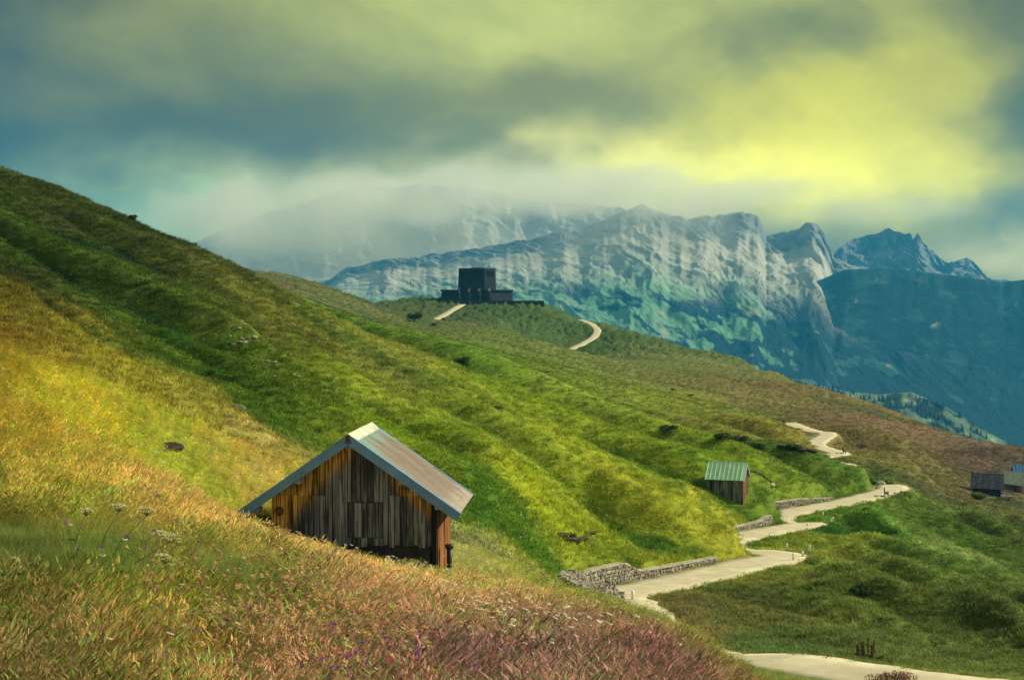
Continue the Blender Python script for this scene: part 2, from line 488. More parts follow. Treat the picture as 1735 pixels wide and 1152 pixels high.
gs = np.concatenate([np.linspace(gp[i], gp[i + 1], 40) for i in range(len(gp) - 1)])
gs = gs + np.stack([fbm(gs[:, 0] / 3, gs[:, 1] / 3, 2), fbm(gs[:, 0] / 3 + 9, gs[:, 1] / 3, 2)], -1) * .8
gully_d = np.full(GX.shape, 1e3)
idx = np.where((GX > -34) & (GX < -2) & (GY > 42) & (GY < 90))
xx_, yy_ = GX[idx], GY[idx]; bb_ = np.empty(len(xx_))
for q_ in range(0, len(xx_), 20000):
    bb_[q_:q_ + 20000] = np.sqrt(((xx_[q_:q_ + 20000, None] - gs[None, :, 0]) ** 2 + (yy_[q_:q_ + 20000, None] - gs[None, :, 1]) ** 2).min(1))
gully_d[idx] = bb_
GZ = GZ - 0.85 * np.exp(-(gully_d / 1.2) ** 2) + .25 * np.exp(-((gully_d - 2.2) / 1.0) ** 2)
near_road = np.full(GX.shape, 1e6)
road_z = np.zeros(GX.shape)
road_w = np.ones(GX.shape) * 1.65
for A, hw in ROADS:
    lo, hi = A.min(0) - 14, A.max(0) + 14
    idx = np.where((GX > lo[0]) & (GX < hi[0]) & (GY > lo[1]) & (GY < hi[1]))
    x, y = GX[idx], GY[idx]
    best = np.full(len(x), 1e9); bz = np.zeros(len(x))
    for s in range(0, len(x), 20000):
        d2 = (x[s:s + 20000, None] - A[None, :, 0]) ** 2 + (y[s:s + 20000, None] - A[None, :, 1]) ** 2
        j = d2.argmin(1)
        best[s:s + 20000] = np.sqrt(d2[np.arange(len(j)), j]); bz[s:s + 20000] = A[j, 2]
    upd = best < near_road[idx]
    ii = (idx[0][upd], idx[1][upd])
    near_road[ii] = best[upd]; road_z[ii] = bz[upd]; road_w[ii] = hw
GZ = GZ - 0.16 * (1 - sstep(GY, 45, 60))
damp = 0.15 + 0.85 * sstep(near_road, 2.0, 9.0)
GZ = GZ + rib(GX, GY) * damp
sp = np.maximum(np.gradient(GY, axis=0), 0.0)
k_in = road_w + 0.25
k_out = road_w + 1.35 + 0.004 * np.maximum(GY - 200, 0)
tcar = sstep(near_road, k_in, k_out)
tcar = np.where(near_road > 1e5, 1.0, tcar)
GZ = (road_z - 0.07) * (1 - tcar) + GZ * tcar

def ground(x, y):
    x = np.atleast_1d(np.asarray(x, float)); y = np.atleast_1d(np.asarray(y, float))
    fi = np.interp(x / y, gu, np.arange(len(gu))); fj = np.interp(np.log(y), gl, np.arange(len(gl)))
    i0 = np.clip(fi.astype(int), 0, len(gu) - 2); j0 = np.clip(fj.astype(int), 0, len(gl) - 2)
    a, b = fi - i0, fj - j0
    def g(M):
        return (M[j0, i0] * (1 - a) + M[j0, i0 + 1] * a) * (1 - b) + (M[j0 + 1, i0] * (1 - a) + M[j0 + 1, i0 + 1] * a) * b
    return g(GZ), g(near_road)
def gz(x, y):
    return float(ground(x, y)[0][0])
def on_ground(px, d, dz=0.0):
    x = (px - CX) / F * d
    return Vector((x, d, gz(x, d) + dz))

def hit(px, py, d0=6.0, d1=850.0):
    # where a line of sight first meets the ground
    u, sl = float(u_of(px)), float(slope_of(py))
    d = np.exp(np.linspace(math.log(d0), math.log(d1), 2600))
    z, _ = ground(u * d, d)
    k = int(np.argmax(z >= sl * d)) if np.any(z >= sl * d) else len(d) - 1
    return float(d[k])

# vegetation zones: (bearing column, distance, albedo)
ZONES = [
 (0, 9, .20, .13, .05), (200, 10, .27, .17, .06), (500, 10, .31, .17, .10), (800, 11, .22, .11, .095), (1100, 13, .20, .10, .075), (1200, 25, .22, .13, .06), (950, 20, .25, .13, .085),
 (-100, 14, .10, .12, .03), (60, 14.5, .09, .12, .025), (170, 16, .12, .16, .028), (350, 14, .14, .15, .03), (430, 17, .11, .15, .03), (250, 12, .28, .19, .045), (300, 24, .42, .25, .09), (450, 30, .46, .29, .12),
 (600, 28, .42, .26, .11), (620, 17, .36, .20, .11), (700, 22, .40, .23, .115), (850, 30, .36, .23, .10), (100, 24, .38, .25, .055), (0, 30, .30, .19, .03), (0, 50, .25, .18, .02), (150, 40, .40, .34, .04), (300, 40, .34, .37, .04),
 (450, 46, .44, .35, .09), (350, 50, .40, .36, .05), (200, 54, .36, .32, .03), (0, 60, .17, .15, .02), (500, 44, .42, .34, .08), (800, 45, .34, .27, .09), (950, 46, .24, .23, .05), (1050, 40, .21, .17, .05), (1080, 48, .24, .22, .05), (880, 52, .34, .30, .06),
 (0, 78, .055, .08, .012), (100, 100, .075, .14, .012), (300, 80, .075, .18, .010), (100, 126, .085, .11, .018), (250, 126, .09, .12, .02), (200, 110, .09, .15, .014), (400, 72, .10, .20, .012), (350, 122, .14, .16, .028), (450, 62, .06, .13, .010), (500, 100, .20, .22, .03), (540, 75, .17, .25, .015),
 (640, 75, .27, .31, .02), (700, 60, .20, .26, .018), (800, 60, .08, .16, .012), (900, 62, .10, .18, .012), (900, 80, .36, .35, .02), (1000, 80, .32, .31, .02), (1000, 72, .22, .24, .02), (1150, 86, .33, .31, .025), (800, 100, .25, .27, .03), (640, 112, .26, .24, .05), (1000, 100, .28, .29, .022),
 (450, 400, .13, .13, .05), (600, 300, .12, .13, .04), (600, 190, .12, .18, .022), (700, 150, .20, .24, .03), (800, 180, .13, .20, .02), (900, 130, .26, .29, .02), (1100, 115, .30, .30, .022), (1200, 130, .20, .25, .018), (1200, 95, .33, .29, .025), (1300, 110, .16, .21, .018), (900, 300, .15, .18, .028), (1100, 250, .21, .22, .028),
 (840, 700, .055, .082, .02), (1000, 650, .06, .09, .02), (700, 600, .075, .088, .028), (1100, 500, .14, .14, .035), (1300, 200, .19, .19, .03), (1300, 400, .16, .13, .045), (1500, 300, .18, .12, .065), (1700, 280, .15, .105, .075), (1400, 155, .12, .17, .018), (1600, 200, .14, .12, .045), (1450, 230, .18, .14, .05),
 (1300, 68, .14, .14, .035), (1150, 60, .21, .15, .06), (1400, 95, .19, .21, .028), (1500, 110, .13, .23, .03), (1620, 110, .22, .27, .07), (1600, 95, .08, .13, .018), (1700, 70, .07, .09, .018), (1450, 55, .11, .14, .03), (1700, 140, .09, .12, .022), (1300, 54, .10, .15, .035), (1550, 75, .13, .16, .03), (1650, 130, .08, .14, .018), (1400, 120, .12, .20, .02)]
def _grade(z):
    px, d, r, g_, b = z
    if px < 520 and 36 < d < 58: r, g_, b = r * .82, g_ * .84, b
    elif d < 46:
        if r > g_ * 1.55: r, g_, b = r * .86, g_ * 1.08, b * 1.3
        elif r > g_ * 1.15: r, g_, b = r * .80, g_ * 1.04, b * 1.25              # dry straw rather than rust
    elif px < 560 and 70 < d < 135: r, g_, b = r * .62, g_ * .62, b * .8        # left hill sward, darkened in colour for cloud shade
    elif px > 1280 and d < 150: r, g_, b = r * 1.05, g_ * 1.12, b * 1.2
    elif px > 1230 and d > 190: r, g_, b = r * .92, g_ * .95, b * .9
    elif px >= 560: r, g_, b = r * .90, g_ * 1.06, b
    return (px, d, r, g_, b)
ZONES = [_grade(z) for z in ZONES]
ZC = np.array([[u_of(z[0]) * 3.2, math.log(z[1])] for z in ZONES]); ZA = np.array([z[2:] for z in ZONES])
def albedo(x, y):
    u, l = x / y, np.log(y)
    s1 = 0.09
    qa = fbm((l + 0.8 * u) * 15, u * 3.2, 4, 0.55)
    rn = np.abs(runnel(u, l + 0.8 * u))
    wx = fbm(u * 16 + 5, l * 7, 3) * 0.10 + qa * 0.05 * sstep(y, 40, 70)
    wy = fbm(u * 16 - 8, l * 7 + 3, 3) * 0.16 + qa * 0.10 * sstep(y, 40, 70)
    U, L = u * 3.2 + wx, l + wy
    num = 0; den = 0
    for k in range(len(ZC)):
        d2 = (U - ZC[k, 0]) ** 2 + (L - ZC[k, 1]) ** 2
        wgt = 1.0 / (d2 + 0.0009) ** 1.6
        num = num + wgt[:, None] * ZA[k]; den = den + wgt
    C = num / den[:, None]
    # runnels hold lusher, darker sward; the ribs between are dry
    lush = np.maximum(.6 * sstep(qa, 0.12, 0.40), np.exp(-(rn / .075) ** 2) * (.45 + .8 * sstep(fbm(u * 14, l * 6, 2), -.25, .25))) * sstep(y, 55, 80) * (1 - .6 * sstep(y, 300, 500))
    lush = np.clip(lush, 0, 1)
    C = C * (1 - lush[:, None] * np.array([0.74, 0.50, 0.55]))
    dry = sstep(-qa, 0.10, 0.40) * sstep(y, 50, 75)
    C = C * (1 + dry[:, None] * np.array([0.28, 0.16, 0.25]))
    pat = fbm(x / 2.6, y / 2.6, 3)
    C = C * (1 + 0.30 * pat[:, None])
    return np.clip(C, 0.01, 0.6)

nr, nc = GX.shape
V = np.stack([GX, GY, GZ], -1).reshape(-1, 3)
me = mesh_np('hillside', V, grid_faces(nr, nc)[:, ::1], smooth=True)
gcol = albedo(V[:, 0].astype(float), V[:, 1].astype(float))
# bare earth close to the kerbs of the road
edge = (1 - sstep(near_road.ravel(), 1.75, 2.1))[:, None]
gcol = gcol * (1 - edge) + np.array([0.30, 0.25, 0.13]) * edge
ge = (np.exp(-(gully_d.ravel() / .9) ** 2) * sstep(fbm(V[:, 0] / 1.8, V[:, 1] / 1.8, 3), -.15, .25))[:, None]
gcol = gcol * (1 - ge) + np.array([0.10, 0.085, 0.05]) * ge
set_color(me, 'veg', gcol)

m_ground = bpy.data.materials.new('meadow_soil')
m_ground.use_nodes = True
g = NT(m_ground.node_tree)
at = g.n('ShaderNodeAttribute', attribute_name='veg')
pos = g.n('ShaderNodeNewGeometry').outputs['Position']
f1 = g.noise(pos, 2.2, 6, 0.65)
f2 = g.noise(pos, 0.35, 5, 0.6)
f3 = g.noise(pos, 9.0, 4, 0.7)
k1 = g.m('MULTIPLY_ADD', f1, 0.9, 0.55)
k2 = g.m('MULTIPLY_ADD', f2, 0.7, 0.65)
k3 = g.m('MULTIPLY_ADD', f3, 0.7, 0.65)
kk = g.m('MULTIPLY', g.m('MULTIPLY', k1, k2), k3)
sv_ = g.n('ShaderNodeVectorMath', operation='SCALE')
g.lk(at.outputs['Color'], sv_.inputs[0]); g.lk(kk, sv_.inputs['Scale'])
bs = g.n('ShaderNodeBsdfPrincipled')
g.lk(sv_.outputs[0], bs.inputs['Base Color'])
bs.inputs['Roughness'].default_value = 0.95
bs.inputs['Specular IOR Level'].default_value = 0.1
g.lk(g.bump(g.m('ADD', f1, g.m('MULTIPLY', f3, 0.4)), 0.9, 0.25), bs.inputs['Normal'])
mo = g.n('ShaderNodeOutputMaterial'); g.lk(bs.outputs[0], mo.inputs[0])
hill = link('hillside', me, m_ground)
tag(hill, kind='structure')

# valley floor far below, out to the horizon
m_valley = bpy.data.materials.new('valley_floor')
m_valley.use_nodes = True
g = NT(m_valley.node_tree)
pos = g.n('ShaderNodeNewGeometry').outputs['Position']
cc = g.mix(g.ss(g.noise(pos, 0.0012, 6, 0.6), 0.4, 0.6), (0.03, 0.06, 0.03), (0.08, 0.11, 0.04))
bs = g.n('ShaderNodeBsdfPrincipled'); g.lk(cc, bs.inputs['Base Color']); bs.inputs['Roughness'].default_value = 0.95
mo = g.n('ShaderNodeOutputMaterial'); g.lk(bs.outputs[0], mo.inputs[0])
VX, VY = np.meshgrid(np.linspace(-8900, 8900, 41), np.linspace(-950, 8250, 41))
vz = -560 + 60 * fbm(VX / 2500, VY / 2500, 3)
o = link('valley_ground', mesh_np('valley_ground', np.stack([VX, VY, vz], -1).reshape(-1, 3), grid_faces(41, 41), True), m_valley)
tag(o, kind='structure')

# ------------------------------------------------------------------ road and paths
m_road = bpy.data.materials.new('pale_road_surface')
m_road.use_nodes = True
g = NT(m_road.node_tree)
pos = g.n('ShaderNodeNewGeometry').outputs['Position']
n1 = g.noise(pos, 0.7, 6, 0.65); n2 = g.noise(pos, 14, 4, 0.7)
cc = g.mix(g.ss(n1, 0.35, 0.7), (0.42, 0.37, 0.24), (0.56, 0.50, 0.34))
cc = g.mix(g.m('MULTIPLY', g.ss(n2, 0.45, 0.75), 0.35), cc, (0.30, 0.26, 0.17))
bs = g.n('ShaderNodeBsdfPrincipled'); g.lk(cc, bs.inputs['Base Color']); bs.inputs['Roughness'].default_value = 0.9
g.lk(g.bump(n2, 0.4, 0.02), bs.inputs['Normal'])
mo = g.n('ShaderNodeOutputMaterial'); g.lk(bs.outputs[0], mo.inputs[0])

def ribbon(A, hw, lift, ragged=0.12, seed=0):
    T = np.gradient(A[:, :2], axis=0)
    T /= np.linalg.norm(T, axis=1)[:, None] + 1e-9
    for _ in range(4):
        T[1:-1] = (T[:-2] + 2 * T[1:-1] + T[2:]) / 4
    T /= np.linalg.norm(T, axis=1)[:, None] + 1e-9
    Nn = np.stack([T[:, 1], -T[:, 0]], -1)
    s = np.arange(len(A)) * 0.35 + seed * 50
    cols = []
    for k, (f, dz) in enumerate([(-1.02, -0.35), (-1, 0), (-0.5, 0.02), (0, 0.03), (0.5, 0.02), (1, 0), (1.02, -0.35)]):
        off = f * hw + (np.sign(f) * ragged * perlin(s, np.full(len(s), 3.7 + np.sign(f) * 9)) if abs(f) > 0.9 else 0)
        cols.append(np.c_[A[:, 0] + Nn[:, 0] * off, A[:, 1] + Nn[:, 1] * off, A[:, 2] + lift + dz])
    V = np.stack(cols, 1).reshape(-1, 3)
    return V, grid_faces(len(A), 7)
for i, ((A, hw), nm) in enumerate(zip(ROADS, ('road', 'path', 'path'))):
    Vr, Fr = ribbon(A, hw, 0.0 if i == 0 else 0.12, 0.34 if i == 0 else 0.5, i)
    o = link(nm, mesh_np(nm, Vr, Fr, True), m_road)
    tag(o, kind='structure')

# ================================================================== FAR MOUNTAINS
def rock_material(name, base_mul=1.0):
    m = bpy.data.materials.new(name); m.use_nodes = True
    g = NT(m.node_tree)
    at = g.n('ShaderNodeAttribute', attribute_name='veg')
    pos = g.n('ShaderNodeNewGeometry').outputs['Position']
    n1 = g.noise(g.scale(pos, (1, 1, 0.45)), 0.012, 7, 0.62, 0.6)
    n2 = g.noise(g.scale(pos, (1, 1, 2.2)), 0.03, 5, 0.6)
    k = g.m('MULTIPLY', g.m('MULTIPLY_ADD', n1, 1.3, 0.35), g.m('MULTIPLY_ADD', n2, 0.6, 0.7))
    s = g.n('ShaderNodeVectorMath', operation='SCALE')
    g.lk(at.outputs['Color'], s.inputs[0]); g.lk(k, s.inputs['Scale'])
    bs = g.n('ShaderNodeBsdfPrincipled'); g.lk(s.outputs[0], bs.inputs['Base Color'])
    bs.inputs['Roughness'].default_value = 0.95; bs.inputs['Specular IOR Level'].default_value = 0.05
    g.lk(g.bump(n1, 0.5, 14.0), bs.inputs['Normal'])
    mo = g.n('ShaderNodeOutputMaterial'); g.lk(bs.outputs[0], mo.inputs[0])
    return m
M_ROCK = rock_material('mountain_surface')
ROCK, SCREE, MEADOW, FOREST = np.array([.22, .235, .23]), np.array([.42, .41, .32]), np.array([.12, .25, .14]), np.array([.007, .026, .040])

def massif(name, sky_pts, d_crest, d_base, y_base, rock_frac, seed, wall=0.5, rough=1.0, nu=520, nt=170, px0=None, px1=None, meadow=MEADOW, forest_amt=0.5, d_var=0.06, tint=None, scree_amt=1.0, meadow_left=None, soft=0.0, shear=0.05):
    """mountain flank: skyline table -> heightfield from the foot (t=0) to the crest (t=1) and down behind"""
    sx, sy = np.array([p[0] for p in sky_pts], float), np.array([p[1] for p in sky_pts], float)
    px = np.linspace(px0 if px0 is not None else sx[0], px1 if px1 is not None else sx[-1], nu)
    t = np.r_[np.linspace(0, 1, nt), np.linspace(1.03, 1.3, 8)]
    PX, T = np.meshgrid(px, t)
    crest = np.interp(px, sx, sy) - 7 * np.abs(fbm(px / 26 + seed, px * 0 + seed, 4)) * np.clip(rock_frac * 3, 0, 1)
    yb = np.interp(px, [p[0] for p in y_base], [p[1] for p in y_base])
    u = u_of(PX)
    n = fbm(u * 26 + seed, T * 0.8 + seed, 4)
    dc = d_crest * (1 + d_var * n)
    D = d_base + (dc - d_base) * np.minimum(T, 1.0) ** 0.85 + np.maximum(T - 1, 0) * 1500
    zc = slope_of(crest)[None, :] * dc
    zb = slope_of(yb)[None, :] * d_base
    # gentle apron, then cliffs in the upper part
    tt = np.minimum(T, 1.0)
    edge = 1 - rock_frac + 0.10 * fbm(u * 18 + seed * 3, T * 0 + seed, 4)
    ep = np.minimum(edge, 1.0)
    ap = wall * np.power(np.clip(tt / ep, 0, 1), 1.12)
    cl = (1 - wall) * (sstep(tt, np.minimum(edge, 0.95), 1.0) ** 0.8)
    prof = ap + cl
    Z = zb + (zc - zb) * prof - np.maximum(T - 1, 0) * 1500
    H = np.abs(zc - zb) + 60
    # buttresses and couloirs
    uw = u + 0.014 * fbm(u * 30 + seed, tt * 4, 3) + shear * (tt - 0.5)
    g1 = ridged(uw * 75 + seed, tt * 7.5 + seed, 5, 0.6)
    g2 = ridged(uw * 24 - seed, tt * 3.6 + n * 0.6, 5, 0.55)
    mask = sstep(tt, 0.05, 0.35) * (1 - sstep(tt, 0.9, 1.0))
    rk = sstep(tt, edge - 0.05, edge + 0.08)
    Z = Z + H * mask * rough * (0.045 * g2 + 0.035 * g1 * rk)
    D = D - 0.02 * d_crest * rough * mask * (g1 * rk * 0.5 + g2 * 0.4)
    X = u * D
    V = np.stack([X, D, Z], -1)
    # cover
    st = fbm(uw * 90 + seed, tt * 9 + seed, 4)
    scr = sstep(tt, edge - 0.40, edge - 0.10) * sstep(ridged(uw * 40 + 2 * seed, tt * 4.0, 4) + 0.35 * st, -0.2, 0.2) * scree_amt
    col = np.ones(V.shape) * meadow
    if meadow_left is not None:
        ml = (1 - sstep(PX + 60 * st, 1240, 1450))[..., None]; col = col * (1 - ml) + meadow_left * ml  # right-hand meadow kept dark, cloud shade put into its colour
    fa = forest_amt if not hasattr(forest_amt, '__len__') else np.interp(PX, [p_[0] for p_ in forest_amt], [p_[1] for p_ in forest_amt])
    fo = sstep(fbm(uw * 42 + seed * 5, tt * 13 - seed, 5, 0.6) + 0.30 * (0.5 - tt) + fa - 0.5, -soft, 0.14 + soft) * (1 - sstep(tt, edge - 0.25, edge - 0.08))
    def mixc(a, b, f): return a * (1 - f[..., None]) + b * f[..., None]
    bare = sstep(fbm(u * 55 - seed, tt * 9, 4), 0.28, 0.42) * 0.6
    col = mixc(col, np.array([.34, .34, .20]), bare)
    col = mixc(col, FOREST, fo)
    col = mixc(col, SCREE, np.clip(scr, 0, 1))
    lay = 0.85 + 0.4 * fbm(uw * 10, (Z / 38.0) + u * 14, 4)
    col = mixc(col, ROCK[None, None, :] * lay[..., None] * (1 + 0.25 * st[..., None]), rk)
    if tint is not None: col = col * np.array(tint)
    me = mesh_np(name, V.reshape(-1, 3), grid_faces(len(t), nu), True)
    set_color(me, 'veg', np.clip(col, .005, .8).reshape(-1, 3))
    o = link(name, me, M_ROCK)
    tag(o, kind='structure')
    return V, fo, tt

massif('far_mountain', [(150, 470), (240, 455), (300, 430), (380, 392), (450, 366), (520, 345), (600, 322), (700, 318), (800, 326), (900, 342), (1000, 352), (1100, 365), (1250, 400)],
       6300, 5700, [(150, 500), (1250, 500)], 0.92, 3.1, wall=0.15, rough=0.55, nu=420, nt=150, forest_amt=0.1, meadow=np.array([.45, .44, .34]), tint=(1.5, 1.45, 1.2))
VM, FM, TM = massif('mountain', [(480, 500), (560, 474), (585, 458), (640, 446), (700, 438), (760, 431), (840, 421), (900, 408), (940, 399), (960, 400), (1000, 385), (1040, 367), (1070, 356), (1088, 349), (1105, 355),
       (1130, 368), (1170, 379), (1210, 374), (1250, 366), (1284, 369), (1291, 385), (1298, 402), (1320, 398), (1345, 393), (1362, 388), (1375, 384), (1390, 394), (1400, 412), (1412, 440), (1440, 452), (1520, 470), (1700, 500), (1900, 520)],
       5200, 2900, [(480, 600), (900, 620), (1300, 720), (1900, 820)], 0.24, 8.4, wall=0.80, rough=0.8, shear=0.16, nu=760, nt=260, forest_amt=[(480, .40), (1100, .42), (1250, .56), (1420, .74), (1600, .84)], d_var=0.05, meadow=np.array([.03, .075, .075]), meadow_left=MEADOW)
massif('far_peaks', [(1340, 470), (1405, 446), (1420, 428), (1440, 411), (1470, 402), (1500, 397), (1526, 399), (1540, 404), (1547, 413), (1553, 404), (1561, 416), (1575, 426), (1590, 438), (1605, 450), (1620, 447),
       (1638, 442), (1650, 450), (1660, 462), (1673, 475), (1735, 484), (1850, 490)], 6300, 5500, [(1340, 520), (1850, 520)], 0.75, 5.7, wall=0.3, nu=300, nt=110, forest_amt=0.1)
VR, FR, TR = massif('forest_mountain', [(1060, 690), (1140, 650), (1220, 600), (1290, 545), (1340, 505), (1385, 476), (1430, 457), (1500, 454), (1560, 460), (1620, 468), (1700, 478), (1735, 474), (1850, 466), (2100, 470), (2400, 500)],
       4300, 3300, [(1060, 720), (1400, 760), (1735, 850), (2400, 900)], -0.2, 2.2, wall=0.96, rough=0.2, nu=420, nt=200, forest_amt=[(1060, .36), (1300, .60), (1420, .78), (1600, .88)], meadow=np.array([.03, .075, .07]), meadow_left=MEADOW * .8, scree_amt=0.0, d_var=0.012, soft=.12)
VS, FS, TS = massif('forest_spur', [(1240, 640), (1330, 640), (1375, 650), (1440, 664), (1490, 668), (1545, 664), (1590, 682), (1640, 710), (1700, 745), (1780, 790), (1900, 840)],
       2300, 1800, [(1240, 760), (1500, 860), (1900, 960)], -0.3, 6.6, wall=0.97, rough=0.6, nu=260, nt=90, forest_amt=0.62, meadow=np.array([.10, .15, .09]), scree_amt=0.0)

# ------------------------------------------------------------------ the air between
m_haze = bpy.data.materials.new('haze_air'); m_haze.use_nodes = True
g = NT(m_haze.node_tree)
pv = g.n('ShaderNodeVolumePrincipled')
pv.inputs['Color'].default_value = (0.05, 0.45, 0.86, 1)
pv.inputs['Density'].default_value = 0.0001
pv.inputs['Anisotropy'].default_value = 0.0
mo = g.n('ShaderNodeOutputMaterial'); g.lk(pv.outputs[0], mo.inputs['Volume'])
o = MB().box(-9000, 9000, -1000, 8300, -700, 615).build('haze', m_haze)
tag(o, kind='stuff')

# low cloud lying on the crests
def mist_bank(name, blobs, dens, nscale, lab, lo_n=0.46, hi_n=0.74):
    m = bpy.data.materials.new(name + '_vapour'); m.use_nodes = True
    g = NT(m.node_tree)
    pos = g.n('ShaderNodeNewGeometry').outputs['Position']
    n1 = g.noise(g.scale(pos, (1, 0.6, 1.15)), nscale, 5, 0.62)
    tot = None
    lo, hi = Vector((1e9,) * 3), Vector((-1e9,) * 3)
    for px, py, d, rx, ry, rz, amp in blobs:
        c = P(px, py, d)
        q = g.vm('DIVIDE', g.vm('SUBTRACT', pos, tuple(c)), (rx, ry, rz))
        f = g.m('MULTIPLY', g.ss(g.m('ADD', g.m('SUBTRACT', 0.92, g.vm('LENGTH', q)), g.m('MULTIPLY', g.m('SUBTRACT', n1, 0.5), 1.5)), 0.0, 0.6), amp)
        tot = f if tot is None else g.m('MAXIMUM', tot, f)
        for k, r in enumerate((rx, ry, rz)):
            lo[k] = min(lo[k], c[k] - r); hi[k] = max(hi[k], c[k] + r)
    f = g.m('MULTIPLY', tot, g.ss(g.m('ADD', n1, g.m('MULTIPLY', tot, 0.30)), lo_n, hi_n))
    pv = g.n('ShaderNodeVolumePrincipled')
    pv.inputs['Color'].default_value = (1, 0.98, 0.80, 1)
    pv.inputs['Anisotropy'].default_value = 0.2
    g.lk(g.m('MULTIPLY', f, dens), pv.inputs['Density'])
    mo = g.n('ShaderNodeOutputMaterial'); g.lk(pv.outputs[0], mo.inputs['Volume'])
    hi.z = min(hi.z, 605)
    o = MB().box(lo.x, hi.x, lo.y, hi.y, lo.z, hi.z).build(name, m)
    tag(o, lab, 'cloud', kind='stuff')
mist_bank('mist', [(470, 375, 5200, 700, 900, 200, .8), (640, 345, 5400, 700, 900, 150, 1.0), (800, 325, 5300, 520, 800, 150, .9), (930, 335, 5100, 520, 800, 120, 1.0), (1060, 310, 4900, 360, 600, 90, .9), (1190, 340, 4800, 360, 500, 85, 0.9), (1300, 325, 4900, 300, 400, 70, .6), (1500, 358, 5900, 420, 450, 90, 0.5)], 0.0027, 0.0036, 'pale cloud bank hiding the tops of the rock walls')
mist_bank('thin_mist', [(600, 420, 5450, 1200, 520, 300, 1.0), (1130, 385, 4700, 700, 500, 190, .55)], 0.0013, 0.003, 'thin pale mist in front of the far left rock wall', 0.1, 0.6)

# ================================================================== MATERIALS FOR BUILT THINGS
def simple_mat(name, col, rough=0.8, var=0.25, nscale=3.0, bump=0.3, bdist=0.01, metallic=0.0, col2=None, spec=0.3):
    m = bpy.data.materials.new(name); m.use_nodes = True
    g = NT(m.node_tree)
    co = g.n('ShaderNodeTexCoord').outputs['Object']
    rnd = g.n('ShaderNodeObjectInfo').outputs['Random']
    off = g.n('ShaderNodeCombineXYZ')
    for i in range(3): g.lk(g.m('MULTIPLY', rnd, 37.0 + 11 * i), off.inputs[i])
    v = g.vm('ADD', co, off.outputs[0])
    n1 = g.noise(v, nscale, 6, 0.62); n2 = g.noise(v, nscale * 6, 4, 0.65)
    c2 = col2 if col2 is not None else tuple(x * (1 - var) * 0.8 for x in col)
    c1 = g.mix(g.ss(n1, 0.32, 0.68), col, c2)
    k = g.m('MULTIPLY_ADD', rnd, var, 1 - var / 2)
    k = g.m('MULTIPLY', k, g.m('MULTIPLY_ADD', n2, var * 1.4, 1 - var * 0.7))
    s = g.n('ShaderNodeVectorMath', operation='SCALE'); g.lk(c1, s.inputs[0]); g.lk(k, s.inputs['Scale'])
    bs = g.n('ShaderNodeBsdfPrincipled'); g.lk(s.outputs[0], bs.inputs['Base Color'])
    bs.inputs['Roughness'].default_value = rough; bs.inputs['Metallic'].default_value = metallic
    bs.inputs['Specular IOR Level'].default_value = spec
    if bump: g.lk(g.bump(g.m('ADD', n1, n2), bump, bdist), bs.inputs['Normal'])
    mo = g.n('ShaderNodeOutputMaterial'); g.lk(bs.outputs[0], mo.inputs[0])
    return m

def wood_mat(name, root, grey=((.035, .034, .046), (.30, .285, .33)), warm=((.30, .11, .016), (.95, .53, .13)), warm_expr=None, grain=1.0):
    """weathered board wood in the building's own coordinates: silver-grey where rain reaches, honey-coloured where the eaves keep it dry"""
    m = bpy.data.materials.new(name); m.use_nodes = True
    g = NT(m.node_tree)
    tcn = g.n('ShaderNodeTexCoord'); tcn.object = root
    co = tcn.outputs['Object']
    rnd = g.n('ShaderNodeObjectInfo').outputs['Random']
    off = g.n('ShaderNodeCombineXYZ')
    g.lk(g.m('MULTIPLY', rnd, 23.0), off.inputs[0]); g.lk(g.m('MULTIPLY', rnd, 7.0), off.inputs[2])
    v = g.vm('ADD', co, off.outputs[0])
    st = g.noise(g.scale(v, (30 * grain, 30 * grain, 1.3)), 1.0, 6, 0.65, 0.3)
    st2 = g.noise(g.scale(v, (9 * grain, 9 * grain, 0.5)), 1.0, 4, 0.6)
    blot = g.noise(g.scale(co, (1.6, 1.6, 0.7)), 1.0, 4, 0.6)
    c1 = g.mix(g.ss(g.m('ADD', g.m('MULTIPLY', st, 0.7), g.m('MULTIPLY', rnd, 0.22)), 0.26, 0.72), grey[0], grey[1])
    c2 = g.mix(g.ss(st, 0.32, 0.68), warm[0], warm[1])
    sepn = g.n('ShaderNodeSeparateXYZ'); g.lk(co, sepn.inputs[0])
    fac = warm_expr(g, sepn, st2, blot, rnd)
    c = g.mix(fac, c1, c2)
    # dark water stains and knots
    c = g.mix(g.m('MULTIPLY', g.ss(g.m('ADD', st2, g.m('MULTIPLY', blot, 0.6)), 0.76, 0.96), 0.85), c, (.012, .011, .013))
    c = g.mix(g.m('MULTIPLY', g.ss(st, 0.66, 0.78), 0.5), c, (.55, .52, .48))
    k = g.m('MULTIPLY_ADD', rnd, 0.45, 0.78)
    s = g.n('ShaderNodeVectorMath', operation='SCALE'); g.lk(c, s.inputs[0]); g.lk(k, s.inputs['Scale'])
    bs = g.n('ShaderNodeBsdfPrincipled'); g.lk(s.outputs[0], bs.inputs['Base Color'])
    bs.inputs['Roughness'].default_value = 0.85; bs.inputs['Specular IOR Level'].default_value = 0.2
    g.lk(g.bump(st, 0.7, 0.015), bs.inputs['Normal'])
    mo = g.n('ShaderNodeOutputMaterial'); g.lk(bs.outputs[0], mo.inputs[0])
    return m

